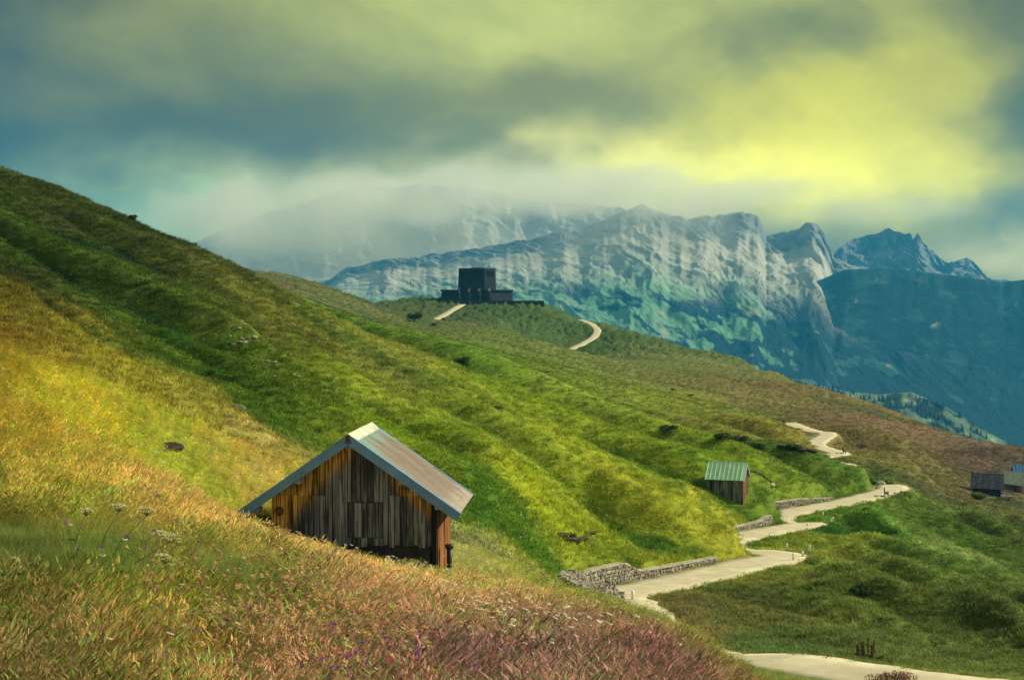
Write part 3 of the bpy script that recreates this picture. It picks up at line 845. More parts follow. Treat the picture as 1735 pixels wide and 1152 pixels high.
M_DARK = simple_mat('dark_interior', (.012, .011, .012), 0.95, 0.3)
M_BASE = simple_mat('dark_stone_base', (.035, .03, .038), 0.95, 0.4, 2.5, 0.8, 0.05)
M_TRIM = simple_mat('blue_grey_sheet_metal', (.13, .25, .46), 0.6, 0.15, 2.0, 0.1, 0.004, 0.0, (.10, .19, .36))
M_CAP = simple_mat('pale_ridge_metal', (.62, .64, .48), 0.6, 0.15, 2.0, 0.1, 0.004)
M_BEAM = simple_mat('grey_beam_end', (.42, .42, .45), 0.9, 0.3, 6.0, 0.5)
M_IRON = simple_mat('dark_iron', (.03, .03, .04), 0.5, 0.3, 5.0, 0.2, 0.005, 0.3)
M_RUSTY = simple_mat('rusty_iron', (.16, .07, .035), 0.8, 0.4, 8.0, 0.3)

# ================================================================== THE HAY BARN
random.seed(11)
BARN = empty('hay_barn', (-4.40, 38.45, -7.5), -0.066)
tag(BARN, 'weathered plank hay barn with rusty green metal roof standing in dry grass', 'barn')
BW, RH, TAN = 2.22, 4.0, 0.69
LEN0, LEN1 = -0.45, 3.40
def warm_barn(g, sepn, st2, blot, rnd):
    ax = g.m('ABSOLUTE', sepn.outputs[0])
    h = g.m('SUBTRACT', g.m('SUBTRACT', 3.84, g.m('MULTIPLY', ax, TAN)), sepn.outputs[2])     # depth below the eaves
    lft = g.ss(g.m('MULTIPLY', sepn.outputs[0], -1.0), 0.35, 2.1)
    a = g.m('SUBTRACT', g.m('MULTIPLY_ADD', lft, 0.85, 0.62), h)
    a = g.m('ADD', a, g.m('MULTIPLY', g.m('SUBTRACT', blot, 0.5), 1.1))
    a = g.m('ADD', a, g.m('MULTIPLY', g.m('SUBTRACT', st2, 0.5), 1.6))
    a = g.m('SUBTRACT', a, g.m('MULTIPLY', g.ss(sepn.outputs[0], -0.1, 0.25), g.m('MULTIPLY', g.ss(sepn.outputs[0], 1.25, 0.85), 0.55)))
    return g.ss(a, -0.15, 0.45)
M_PLANK = wood_mat('weathered_planks', BARN, warm_expr=warm_barn)
M_SIDE = wood_mat('sunburnt_planks', BARN, warm=((.10, .03, .006), (.40, .15, .03)), warm_expr=lambda g, s, a, b, r: g.ss(g.m('ADD', a, g.m('MULTIPLY', r, 0.4)), 0.35, 0.6))

def roof_z(x): return RH - TAN * abs(x)
def plank(x0, x1, zb, zt0, zt1, y0, th, parent, name='plank', mat=None, axis='x', const=0.0):
    j = lambda a: random.uniform(-a, a)
    yo = y0 + j(0.008)
    vs = [(x0, yo, zb), (x1, yo + j(.006), zb + j(.02)), (x1, yo + th, zb), (x0, yo + th, zb), (x0 + j(.006), yo + j(.006), zt0), (x1 + j(.006), yo, zt1), (x1, yo + th, zt1), (x0, yo + th, zt0)]
    if axis == 'y':
        vs = [(const + (yo - y0) * -1 - (p[1] - yo), p[0], p[2]) for p in vs]
    b = MB().hexa(vs)
    return b.build(name, mat or M_PLANK, parent)

core = MB()
core.add([(-BW + .05, .07, -.6), (BW - .02, .07, -.6), (BW - .02, 3.1, -.6), (-BW + .05, 3.1, -.6), (-BW + .05, .07, roof_z(BW) - .2), (BW - .02, .07, roof_z(BW) - .2), (BW - .02, 3.1, roof_z(BW) - .2), (-BW + .05, 3.1, roof_z(BW) - .2), (0, .07, RH - .2), (0, 3.1, RH - .2)],
         [(0, 1, 5, 8, 4), (3, 7, 9, 6, 2), (1, 2, 6, 5), (0, 4, 7, 3), (4, 8, 9, 7), (8, 5, 6, 9), (0, 3, 2, 1)])
core.build('wall_core', M_DARK, BARN)
MB().box(-BW + .1, BW - .06, .03, .09, -.6, .98).build('foundation', M_BASE, BARN)
HX0, HX1, HZ0, HZ1 = -0.10, 0.88, 1.19, 2.14
x = -BW
while x < BW - 0.02:
    wd = random.uniform(0.105, 0.19)
    x1 = min(x + wd, BW)
    if BW - x1 < 0.06: x1 = BW
    if x < HX0 < x1: x1 = HX0
    if x < HX1 < x1: x1 = HX1
    if x < 0 < x1 and x1 < HX1: pass
    gap = random.uniform(0.010, 0.030)
    a, b = x, x1 - gap
    t0, t1 = roof_z(a) - .17, roof_z(b) - .17
    zlow = 0.95 + random.uniform(-.04, .05) - (0.8 if a < -0.6 else 0.0)
    mid = (a + b) / 2
    if mid < -0.74 or mid > 1.0:
        seam = 2.34 + random.uniform(-.012, .012)
        if min(t0, t1) > seam + .05:
            plank(a, b, seam, t0, t1, -.03, .03, BARN)
            plank(a, b, zlow, seam + .06, seam + .06, 0, .028, BARN)
        else:
            plank(a, b, zlow, min(t0, seam), min(t1, seam), 0, .028, BARN)
    elif HX0 <= mid <= HX1:
        plank(a, b, HZ1 + .02, t0, t1, -.01, .03, BARN)
        plank(a, b, zlow, HZ0 - .015, HZ0 - .015, -.005, .03, BARN)
    else:
        plank(a, b, zlow, t0, t1, -.012, .03, BARN)
    x = x1
# loading hatch
hatch = MB().box(HX0 + .02, HX1 - .02, .02, .05, HZ0, HZ1).build('hatch', M_DARK, BARN)
tag(hatch, label='square plank loading hatch in the gable')
x = HX0 + .012
while x < HX1 - .06:
    x1 = min(x + random.uniform(.12, .19), HX1 - .012)
    plank(x, x1 - .008, HZ0 + .0, HZ1 - .002, HZ1 - .002, -.012, .025, hatch)
    x = x1
# corner post coloured dark for the shadowed gap; right-hand wall in sun
MB().box(BW, BW + .12, .0, .14, -.7, roof_z(BW) - .15).build('shadow_gap_post', M_DARK, BARN)
y = 0.14
while y < 3.1:
    y1 = min(y + random.uniform(.15, .24), 3.12)
    plank(y, y1 - .01, -.7, roof_z(BW + .16) - .14, roof_z(BW + .16) - .14, 0, .03, BARN, 'side_plank', M_SIDE, 'y', BW + .16)
    y = y1
# beam ends under the verge
for bx, dz in ((0, .30), (-1.42, .27), (1.42, .27), (-2.62, .26), (2.42, .24)):
    z = roof_z(bx) - dz
    MB().box(bx - .085, bx + .085, -.36, .25, z - .07, z + .06).build('beam_end', M_BEAM, BARN, bevel=.01)
# round disc hung on the boards
b = MB(); N = 24
for r, yy in ((.125, -.035), (.125, -.075), (.10, -.085), (.075, -.075), (.07, -.055), (.03, -.06)):
    for i in range(N):
        a = 2 * math.pi * i / N
        b.v.append((-2.0 + r * math.cos(a), yy, 1.90 + r * math.sin(a)))
for k in range(5):
    for i in range(N):
        b.f.append((k * N + i, k * N + (i + 1) % N, (k + 1) * N + (i + 1) % N, (k + 1) * N + i)); b.mi.append(0)
b.f.append(tuple(5 * N + i for i in range(N))); b.mi.append(0)
b.build('round_disc', M_RUSTY, BARN)
# small square pane and rail under the low eave
MB().hexa([(-2.72, .02, 1.86), (-2.58, .02, 1.93), (-2.58, .05, 1.93), (-2.72, .05, 1.86), (-2.72, .02, 2.02), (-2.58, .02, 2.10), (-2.58, .05, 2.10), (-2.72, .05, 2.02)]).build('eave_pane', simple_mat('dusty_pane', (.30, .28, .08), 0.5), BARN)
MB().beam((-3.05, -.05, 1.66), (-2.76, -.05, 1.86), .05, .04).build('eave_lath', simple_mat('pale_lath', (.38, .26, .11), 0.9), BARN)

# roof
m_roof = bpy.data.materials.new('rusting_green_roof_metal'); m_roof.use_nodes = True
g = NT(m_roof.node_tree)
tcn = g.n('ShaderNodeTexCoord'); tcn.object = BARN
co = tcn.outputs['Object']
sepn = g.n('ShaderNodeSeparateXYZ'); g.lk(co, sepn.inputs[0])
rnd = g.n('ShaderNodeObjectInfo').outputs['Random']
st = g.noise(g.scale(co, (0.35, 6.0, 0.0)), 1.0, 6, 0.6, 0.2)
fine = g.noise(g.scale(co, (2.0, 30.0, 0.0)), 1.0, 5, 0.7)
blot = g.noise(co, 1.3, 5, 0.6)
ax = g.m('ABSOLUTE', sepn.outputs[0])
r = g.m('ADD', g.m('MULTIPLY', st, 1.3), g.m('MULTIPLY', g.ss(ax, 0.15, 1.3), 0.55))
r = g.m('ADD', r, g.m('MULTIPLY', g.ss(sepn.outputs[1], -0.35, 0.5), 0.35))
r = g.m('ADD', r, g.m('MULTIPLY', g.m('SUBTRACT', blot, 0.5), 0.7))
c = g.mix(g.ss(r, 0.90, 1.36), (.17, .29, .24), (.21, .165, .125))
c = g.mix(g.ss(g.m('ADD', fine, g.m('MULTIPLY', st, 0.6)), 0.78, 1.0), c, (.095, .062, .045))
c = g.mix(g.m('MULTIPLY', g.ss(g.m('ADD', fine, g.m('MULTIPLY', g.ss(ax, 2.0, 3.0), 0.22)), 0.60, 0.78), 0.75), c, (.42, .38, .29))
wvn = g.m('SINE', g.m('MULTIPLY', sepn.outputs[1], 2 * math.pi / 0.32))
c = g.mix(g.m('MULTIPLY', g.ss(wvn, 0.3, -0.5), 0.72), c, (.085, .062, .05))  # dirty troughs, darkened in colour in place of corrugation shading
bs = g.n('ShaderNodeBsdfPrincipled'); g.lk(c, bs.inputs['Base Color'])
bs.inputs['Roughness'].default_value = 0.62; bs.inputs['Specular IOR Level'].default_value = 0.35
g.lk(g.bump(fine, 0.25, 0.004), bs.inputs['Normal'])
mo = g.n('ShaderNodeOutputMaterial'); g.lk(bs.outputs[0], mo.inputs[0])

SL = math.hypot(3.0, 3.0 * TAN); cs, sn = 3.0 / SL, 3.0 * TAN / SL
def sheet(side, s0, s1, y0, y1, lift, parent, mat, wave=0.32, amp=0.032, ridge=RH, slope=(cs, sn), name='roof_sheet', nper=6):
    ny = max(4, int((y1 - y0) / wave * nper)); ns = 3
    V, Fq = [], []
    for i in range(ns + 1):
        s = s0 + (s1 - s0) * i / ns
        for j in range(ny + 1):
            y = y0 + (y1 - y0) * j / ny
            h = lift + amp * math.sin(2 * math.pi * y / wave)
            V.append((side * (s * slope[0] + h * slope[1]), y, ridge - s * slope[1] + h * slope[0]))
    me = mesh_np(name, V, grid_faces(ns + 1, ny + 1), True)
    o = link(name, me, mat, parent)
    return o
for side in (1, -1):
    for k in range(4):
        y0 = LEN0 + k * (LEN1 - LEN0) / 4
        y1 = LEN0 + (k + 1) * (LEN1 - LEN0) / 4 + (.06 if k < 3 else 0)
        sheet(side, 2.12, SL + .03, y0, y1, .0 + .004 * (k % 2), BARN, m_roof)
        sheet(side, .02, 2.22, y0, y1, .018 + .004 * (k % 2), BARN, m_roof)
    deck = MB()
    e = 3.0 - .04
    deck.add([(0, LEN0 + .04, RH - .05), (side * e, LEN0 + .04, RH - .05 - e * TAN), (side * e, LEN1 - .04, RH - .05 - e * TAN), (0, LEN1 - .04, RH - .05),
              (0, LEN0 + .04, RH - .12), (side * e, LEN0 + .04, RH - .12 - e * TAN), (side * e, LEN1 - .04, RH - .12 - e * TAN), (0, LEN1 - .04, RH - .12)],
             [(0, 1, 2, 3), (4, 7, 6, 5), (0, 4, 5, 1), (1, 5, 6, 2), (2, 6, 7, 3), (3, 7, 4, 0)])
    deck.build('roof_deck', M_DARK, BARN)
    # verge flashing, in two lengths
    for a, b_ in ((.0, 2.05), (2.05, SL + .06)):
        lap = .006 if a == 0 else 0
        for yv, nm in ((LEN0 - .015, 'verge_flashing'), (LEN1 + .015, 'verge_flashing')):
            sg = -1 if yv < 1 else 1
            q = MB()
            def pt(s, h, yy): return (side * (s * cs + h * sn), yy, RH - s * sn + h * cs)
            y_in, y_out = yv, yv + sg * (.012 + lap)
            hi, lo = .045 + lap, -.20
            q.hexa([pt(a, lo, y_in), pt(b_, lo, y_in), pt(b_, lo, y_out), pt(a, lo, y_out), pt(a, hi, y_in), pt(b_, hi, y_in), pt(b_, hi, y_out), pt(a, hi, y_out)])
            q.hexa([pt(a, hi - .008, y_in), pt(b_, hi - .008, y_in), pt(b_, hi - .008, y_in - sg * .10), pt(a, hi - .008, y_in - sg * .10), pt(a, hi, y_in), pt(b_, hi, y_in), pt(b_, hi, y_in - sg * .10), pt(a, hi, y_in - sg * .10)])
            q.build(nm, M_TRIM, BARN)
    # lines of roofing nails
    nl = MB()
    for s in (.5, 1.1, 1.7, 2.5, 3.0, 3.45):
        for k in range(25):
            y = LEN0 + .1 + k * .15
            hh = .034 if s < 2.2 else .016
            cx_, cz_ = side * (s * cs + hh * sn), RH - s * sn + hh * cs
            nl.box(cx_ - .012, cx_ + .012, y - .012, y + .012, cz_ - .01, cz_ + .008)
    o = nl.build('roof_nails', M_CAP, BARN); tag(o, kind='stuff')
for k in range(3):
    y0 = LEN0 - .03 + k * 1.295; y1 = y0 + 1.32
    q = MB(); h = .055 + .006 * (k % 2); wv = .24
    q.add([(-wv, y0, RH - wv * TAN + h), (0, y0, RH + h + .02), (wv, y0, RH - wv * TAN + h), (wv, y1, RH - wv * TAN + h), (0, y1, RH + h + .02), (-wv, y1, RH - wv * TAN + h),
           (-wv, y0, RH - wv * TAN + h - .015), (0, y0, RH + h + .0), (wv, y0, RH - wv * TAN + h - .015), (wv, y1, RH - wv * TAN + h - .015), (0, y1, RH + h), (-wv, y1, RH - wv * TAN + h - .015)],
          [(0, 1, 4, 5), (1, 2, 3, 4), (6, 11, 10, 7), (7, 10, 9, 8), (0, 6, 7, 1), (1, 7, 8, 2), (3, 9, 10, 4), (4, 10, 11, 5), (2, 8, 9, 3), (5, 11, 6, 0)])
    q.build('ridge_cap', M_CAP, BARN)
MB().box(-.07, .05, LEN0 - .034, LEN0 - .028, RH - .17, RH + .03).build('ridge_plate', M_RUSTY, BARN)

# things beside the barn
bm_ = BARN.matrix_world if False else Matrix.Translation(BARN.location) @ Matrix.Rotation(-0.066, 4, 'Z')
pp = bm_ @ Vector((BW + .42, .5, 0))
zg = gz(pp.x, pp.y)
pipe = empty('iron_pipe', (pp.x, pp.y, zg - .1))
MB().tube([(0, 0, 0), (0, 0, .95)], .075, 12).build('pipe', M_IRON, pipe, True)
MB().tube([(0, 0, .90), (0, 0, .97), (0, 0, 1.02)], [.10, .13, .12], 12).build('collar', M_IRON, pipe, True)
tag(pipe, 'short dark iron pipe with a collar standing at the barn corner', 'pipe')
random.seed(5)
br = MB()
for k in range(60):
    lx = random.uniform(-3.05, -2.25); ly = random.uniform(.0, .5)
    w0 = bm_ @ Vector((lx, ly, 0)); zg = gz(w0.x, w0.y)
    L = random.uniform(.3, .8); a = random.uniform(-.5, .9); az = random.uniform(-.4, .4)
    p0 = Vector((w0.x, w0.y, zg + random.uniform(0, .28)))
    br.tube([p0, p0 + Vector((L * math.cos(a), az * L, L * math.sin(a) * .6))], [.014, .008], 5)
br = br.build('brushwood_pile', simple_mat('dead_sticks', (.13, .065, .035), 0.95, 0.5))
tag(br, 'brown heap of dead brushwood under the low left eave of the barn', 'brushwood')

# ================================================================== CABINS ALONG THE ROAD
def cabin(name, label, loc, rz, W, Dp, He, Hr, front, side, roofm, over=.22, oeave=.30, pw=(.16, .24), panel=.40, rib=True, trim=None, sink=1.2):
    """gabled cabin: ridge along local x, front wall at y=0 facing -y"""
    root = empty(name, loc, rz)
    tag(root, label, 'cabin')
    fm, sm = front(root), side(root)
    h = W / 2; tan = (Hr - He) / (Dp / 2)
    c = MB(); e = .04
    c.add([(-h + e, e, -sink), (h - e, e, -sink), (h - e, Dp - e, -sink), (-h + e, Dp - e, -sink), (-h + e, e, He - .05), (h - e, e, He - .05), (h - e, Dp - e, He - .05), (-h + e, Dp - e, He - .05), (-h + e, Dp / 2, Hr - .08), (h - e, Dp / 2, Hr - .08)],
          [(0, 1, 5, 4), (2, 3, 7, 6), (1, 2, 6, 9, 5), (0, 4, 8, 7, 3), (4, 5, 9, 8), (6, 7, 8, 9), (0, 3, 2, 1)])
    c.build('wall_core', M_DARK, root)
    for y, nm in ((0, 'plank'), (Dp, 'plank')):
        x = -h
        while x < h - .02:
            x1 = min(x + random.uniform(*pw), h)
            if h - x1 < .07: x1 = h
            plank(x, x1 - .012, -sink, He - .03 + random.uniform(-.02, .01), He - .03, y if y == 0 else y - .03, .03, root, nm, fm)
            x = x1
    for sx in (1, -1):
        y = 0.03
        while y < Dp - .05:
            y1 = min(y + random.uniform(*pw), Dp - .03)
            if Dp - .03 - y1 < .07: y1 = Dp - .03
            zt = lambda yy: He + tan * (min(yy, Dp - yy)) - .06
            vs = []
            a, b = y, y1 - .012
            X0, X1 = sx * h, sx * (h - .03)
            vs = [(X0, a, -sink), (X0, b, -sink), (X1, b, -sink), (X1, a, -sink), (X0, a, zt(a)), (X0, b, zt(b)), (X1, b, zt(b)), (X1, a, zt(a))]
            MB().hexa(vs).build('side_plank', sm, root)
            y = y1
    sl = math.hypot(Dp / 2 + oeave, tan * (Dp / 2 + oeave)); co_, si_ = (Dp / 2 + oeave) / sl, tan * (Dp / 2 + oeave) / sl
    n = max(3, int(round((W + 2 * over) / panel)))
    for sgn in (-1, 1):
        for k in range(n):
            x0 = -h - over + k * (W + 2 * over) / n; x1 = x0 + (W + 2 * over) / n
            jz = random.uniform(0, .012)
            def pt(x, s, hh): return (x, Dp / 2 + sgn * s * co_, Hr - s * si_ + hh)
            lo = sl + (random.uniform(-.03, .03) if rib is False else 0)
            q = MB()
            q.hexa([pt(x0 + .002, .0, jz), pt(x1 - .002, .0, jz), pt(x1 - .002, lo, jz), pt(x0 + .002, lo, jz), pt(x0 + .002, 0, jz + .03), pt(x1 - .002, 0, jz + .03), pt(x1 - .002, lo, jz + .03), pt(x0 + .002, lo, jz + .03)])
            if rib:
                q.hexa([pt(x0 + .004, .0, jz + .028), pt(x0 + .05, .0, jz + .028), pt(x0 + .05, lo, jz + .028), pt(x0 + .004, lo, jz + .028), pt(x0 + .01, 0, jz + .07), pt(x0 + .044, 0, jz + .07), pt(x0 + .044, lo, jz + .07), pt(x0 + .01, lo, jz + .07)])
            q.build('roof_panel', roofm, root)
        for sx in (-1, 1):
            xo = sx * (h + over)
            q = MB()
            q.hexa([pt(xo, 0, -.14), pt(xo + sx * .025, 0, -.14), pt(xo + sx * .025, sl, -.14), pt(xo, sl, -.14), pt(xo, 0, .02), pt(xo + sx * .025, 0, .02), pt(xo + sx * .025, sl, .02), pt(xo, sl, .02)])
            q.build('verge_board', trim or M_BEAM, root)
    MB().add([(-h - over, Dp / 2 - .12, Hr - .12 * tan + .05), (h + over, Dp / 2 - .12, Hr - .12 * tan + .05), (h + over, Dp / 2, Hr + .07), (-h - over, Dp / 2, Hr + .07), (-h - over, Dp / 2 + .12, Hr - .12 * tan + .05), (h + over, Dp / 2 + .12, Hr - .12 * tan + .05)],
             [(0, 1, 2, 3), (3, 2, 5, 4), (0, 3, 4), (1, 5, 2), (0, 4, 5, 1)]).build('ridge_cap', roofm, root)
    return root

def wm(name, grey, warm, bias):
    return lambda root: wood_mat(name, root, grey=grey, warm=warm, warm_expr=lambda g, s, a, b, r: g.m('MULTIPLY', g.ss(g.m('ADD', a, g.m('MULTIPLY', b, 0.5)), 0.9 - bias, 1.15 - bias), 1.0), grain=0.5)
random.seed(21)
M_GREENROOF = simple_mat('pale_green_roof_metal', (.46, .74, .52), 0.5, 0.12, 1.2, 0.1, 0.004, 0.0, (.38, .60, .40))
p = P(1228, 862, 112)
hutA = cabin('roadside_hut', 'small grey plank hut with pale green metal roof above the road wall', (p.x, p.y, p.z - .15), math.radians(-19), 2.9, 2.5, 2.65, 3.72,
      wm('silver_grey_planks', ((.05, .055, .05), (.22, .23, .20)), ((.12, .10, .06), (.25, .20, .12)), 0.0),
      wm('red_brown_planks', ((.07, .03, .014), (.20, .09, .035)), ((.12, .05, .018), (.30, .14, .045)), 0.3), M_GREENROOF, over=.14, oeave=.22, pw=(.18, .26), panel=.36)
# rain gutter streaks are rust: thin rusty seams on the roof panels stay in the panel material
M_SHINGLE = simple_mat('dark_shingle', (.055, .05, .085), 0.9, 0.6, 2.0, 0.4, 0.02, 0.0, (.16, .16, .21))
p = P(1672, 843, 217)
hutB = cabin('dark_cabin', 'dark cabin with blackish shingled roof at the right edge, railing beside it', (p.x, p.y, p.z), math.radians(-21), 4.25, 3.4, 1.75, 3.55,
      wm('blackened_planks', ((.012, .022, .03), (.05, .07, .08)), ((.03, .03, .03), (.06, .05, .04)), -0.3),
      wm('blackened_side_planks', ((.01, .015, .02), (.04, .05, .06)), ((.05, .02, .02), (.08, .04, .03)), 0.0), M_SHINGLE, over=.32, oeave=.35, pw=(.22, .34), panel=.16, rib=False)
p = P(1716, 836, 226)
hutC = cabin('pink_plank_cabin', 'pinkish grey plank cabin with ribbed light green roof, gable turned to the valley', (p.x - .6, p.y, p.z), math.radians(-62), 5.0, 4.2, 1.75, 3.3,
      wm('pinkish_planks', ((.12, .09, .10), (.24, .18, .20)), ((.2, .12, .11), (.28, .18, .16)), 0.2),
      wm('pinkish_side_planks', ((.13, .095, .10), (.25, .19, .20)), ((.2, .12, .11), (.3, .2, .17)), 0.2), simple_mat('light_green_ribbed_roof', (.44, .50, .40), 0.55, 0.12, 1.0, 0.1, 0.004), over=.30, oeave=.30, pw=(.24, .36), panel=.42)
p = P(1752, 822, 250)
hutD = cabin('blue_roofed_cabin', 'cabin with plain blue roof half hidden behind the pinkish cabin', (p.x, p.y, p.z), math.radians(-14), 6.4, 4.5, 1.9, 3.4,
      wm('dull_planks', ((.05, .07, .10), (.12, .15, .2)), ((.1, .1, .1), (.16, .15, .15)), -0.2),
      wm('dull_side_planks', ((.05, .07, .10), (.12, .15, .2)), ((.1, .1, .1), (.16, .15, .15)), -0.2), simple_mat('blue_roof_metal', (.06, .20, .42), 0.5, 0.15, 1.0, 0.1, 0.004), over=.3, oeave=.3, pw=(.3, .4), panel=.6)
# wooden deck railing between the two cabins
p = P(1706, 843, 214)
rail = empty('deck_railing', (p.x, p.y, p.z), math.radians(-20))
M_RAIL = simple_mat('grey_rail_wood', (.26, .25, .28), 0.9, 0.3, 4)
for k in range(3): MB().box(-.85, .85, -.03, .03, .42 + k * .30, .54 + k * .30).build('rail', M_RAIL, rail)
for xx in (-.85, 0, .85): MB().box(xx - .05, xx + .05, .03, .12, -.5, 1.20).build('post', M_RAIL, rail)
MB().box(-.95, .95, .1, 1.3, .10, .22).build('deck', M_RAIL, rail)
tag(rail, 'grey wooden deck railing of three boards between the two right-hand cabins', 'railing')

# ================================================================== THE MEMORIAL ON THE HILLTOP
def stone_mat(name, c1, c2, joint, bw, bh):
    m = bpy.data.materials.new(name); m.use_nodes = True
    g = NT(m.node_tree)
    co = g.n('ShaderNodeTexCoord').outputs['Object']
    sepn = g.n('ShaderNodeSeparateXYZ'); g.lk(co, sepn.inputs[0])
    comb = g.n('ShaderNodeCombineXYZ')
    g.lk(g.m('ADD', sepn.outputs[0], sepn.outputs[1]), comb.inputs[0]); g.lk(sepn.outputs[2], comb.inputs[1])
    br = g.n('ShaderNodeTexBrick'); g.lk(comb.outputs[0], br.inputs['Vector'])
    br.inputs['Color1'].default_value = (*c1, 1); br.inputs['Color2'].default_value = (*c2, 1); br.inputs['Mortar'].default_value = (*joint, 1)
    br.inputs['Scale'].default_value = 1.0; br.inputs['Brick Width'].default_value = bw; br.inputs['Row Height'].default_value = bh; br.inputs['Mortar Size'].default_value = 0.06
    n1 = g.noise(co, 0.5, 5, 0.6)
    s = g.n('ShaderNodeVectorMath', operation='SCALE'); g.lk(br.outputs[0], s.inputs[0]); g.lk(g.m('MULTIPLY_ADD', n1, 0.9, 0.55), s.inputs['Scale'])
    bs = g.n('ShaderNodeBsdfPrincipled'); g.lk(s.outputs[0], bs.inputs['Base Color']); bs.inputs['Roughness'].default_value = 0.9; bs.inputs['Specular IOR Level'].default_value = 0.15
    g.lk(g.bump(g.m('ADD', n1, g.m('MULTIPLY', br.outputs[1], -0.6)), 0.5, 0.2), bs.inputs['Normal'])
    mo = g.n('ShaderNodeOutputMaterial'); g.lk(bs.outputs[0], mo.inputs[0])
    return m
M_FORT = stone_mat('dark_porphyry_masonry', (.015, .021, .032), (.027, .034, .046), (.008, .011, .016), 1.6, 0.7)
M_FORT2 = stone_mat('dark_porphyry_terrace', (.035, .042, .055), (.055, .062, .072), (.015, .02, .025), 1.4, 0.5)
M_SLIT = simple_mat('slit_shadow', (.003, .004, .006), 0.9, 0.1)
MEM = empty('hilltop_memorial', (0, 0, 0))
tag(MEM, 'dark stone octagonal memorial tower on a broad ring wall crowning the hill', 'memorial')
pc = P(808.5, 515.5, 778)
MEM.location = (pc.x, pc.y, P(808, 516, 757).z - .9)
zt_ring = P(808, 490.5, 757).z - MEM.location.z
zt_tow = P(808, 454.5, 768).z - MEM.location.z
def octo(ap0, ap1, z0, z1, cap=True):
    b = MB()
    for ap, z in ((ap0, z0), (ap1, z1)):
        R = ap / math.cos(math.pi / 8)
        for i in range(8):
            a = math.pi / 8 + i * math.pi / 4
            b.v.append((R * math.cos(a), R * math.sin(a), z))
    for i in range(8):
        j = (i + 1) % 8
        b.f.append((i, j, 8 + j, 8 + i)); b.mi.append(0)
    b.f.append(tuple(range(7, -1, -1))); b.mi.append(0)
    b.f.append(tuple(range(8, 16))); b.mi.append(0)
    return b
AP1, AP2 = 19.6, 10.05
octo(AP1 + .75, AP1 - .35, -4, zt_ring - 1.1).build('ring_wall', M_FORT, MEM)
octo(AP1 - .30, AP1 + .45, zt_ring - 1.1, zt_ring - .75).build('cornice', M_FORT, MEM)
octo(AP1 + .45, AP1 + .40, zt_ring - .75, zt_ring).build('parapet', M_FORT, MEM)
octo(AP2 + .35, AP2, zt_ring - .5, zt_tow).build('tower', M_FORT, MEM)
octo(AP2 + .12, AP2 + .12, zt_tow - .55, zt_tow + .10).build('tower_coping', M_FORT2, MEM)
octo(5.5, 2.0, zt_tow + .10, zt_tow + .75).build('tower_roof', M_FORT2, MEM)
for fa in (-math.pi / 2 - math.pi / 4, -math.pi / 2, -math.pi / 2 + math.pi / 4):
    nx, ny = math.cos(fa), math.sin(fa); tx, ty = -ny, nx
    for k in (-1, 0, 1):
        wz0, wz1 = zt_tow - 4.2, zt_tow - 1.6
        apm = AP2 + .09
        def q(a, o, z): return (nx * (apm + o) + tx * (k * 1.95 + a), ny * (apm + o) + ty * (k * 1.95 + a), z)
        wn = MB()
        for a0, a1, z0, z1 in ((-.72, -.5, wz0 - .2, wz1 + .25), (.5, .72, wz0 - .2, wz1 + .25), (-.5, .5, wz1, wz1 + .25), (-.5, .5, wz0 - .2, wz0)):
            wn.hexa([q(a0, .0, z0), q(a1, .0, z0), q(a1, .22, z0), q(a0, .22, z0), q(a0, .0, z1), q(a1, .0, z1), q(a1, .22, z1), q(a0, .22, z1)])
        wo_ = wn.build('window', M_FORT, MEM)
        s_ = MB().hexa([q(-.5, -.05, wz0), q(.5, -.05, wz0), q(.5, .04, wz0), q(-.5, .04, wz0), q(-.5, -.05, wz1), q(.5, -.05, wz1), q(.5, .04, wz1), q(-.5, .04, wz1)])
        s_.build('slit', M_SLIT, wo_)
# long terrace wall in front, running on to the right
x0, x1 = P(756, 515, 754).x - pc.x, P(921.5, 515, 754).x - pc.x
zt = P(850, 509.5, 754).z - MEM.location.z
MB().hexa([(x0, -24.6, -5), (x1 + .4, -24.6, -5), (x1 + .4, -6, -5), (x0, -6, -5), (x0, -24, zt), (x1, -24, zt), (x1, -6, zt), (x0, -6, zt)]).build('terrace_wall', M_FORT2, MEM)
xa = P(724, 515, 765).x - pc.x; xb = P(752, 515, 765).x - pc.x
MB().hexa([(xa, -14, -5), (xb, -14, -5), (xb, -4, -5), (xa, -4, -5), (xa, -14, zt - 2.2), (xb, -14, zt + 2.0), (xb, -4, zt + 2.0), (xa, -4, zt - 2.2)]).build('ramp_wall', M_FORT2, MEM)

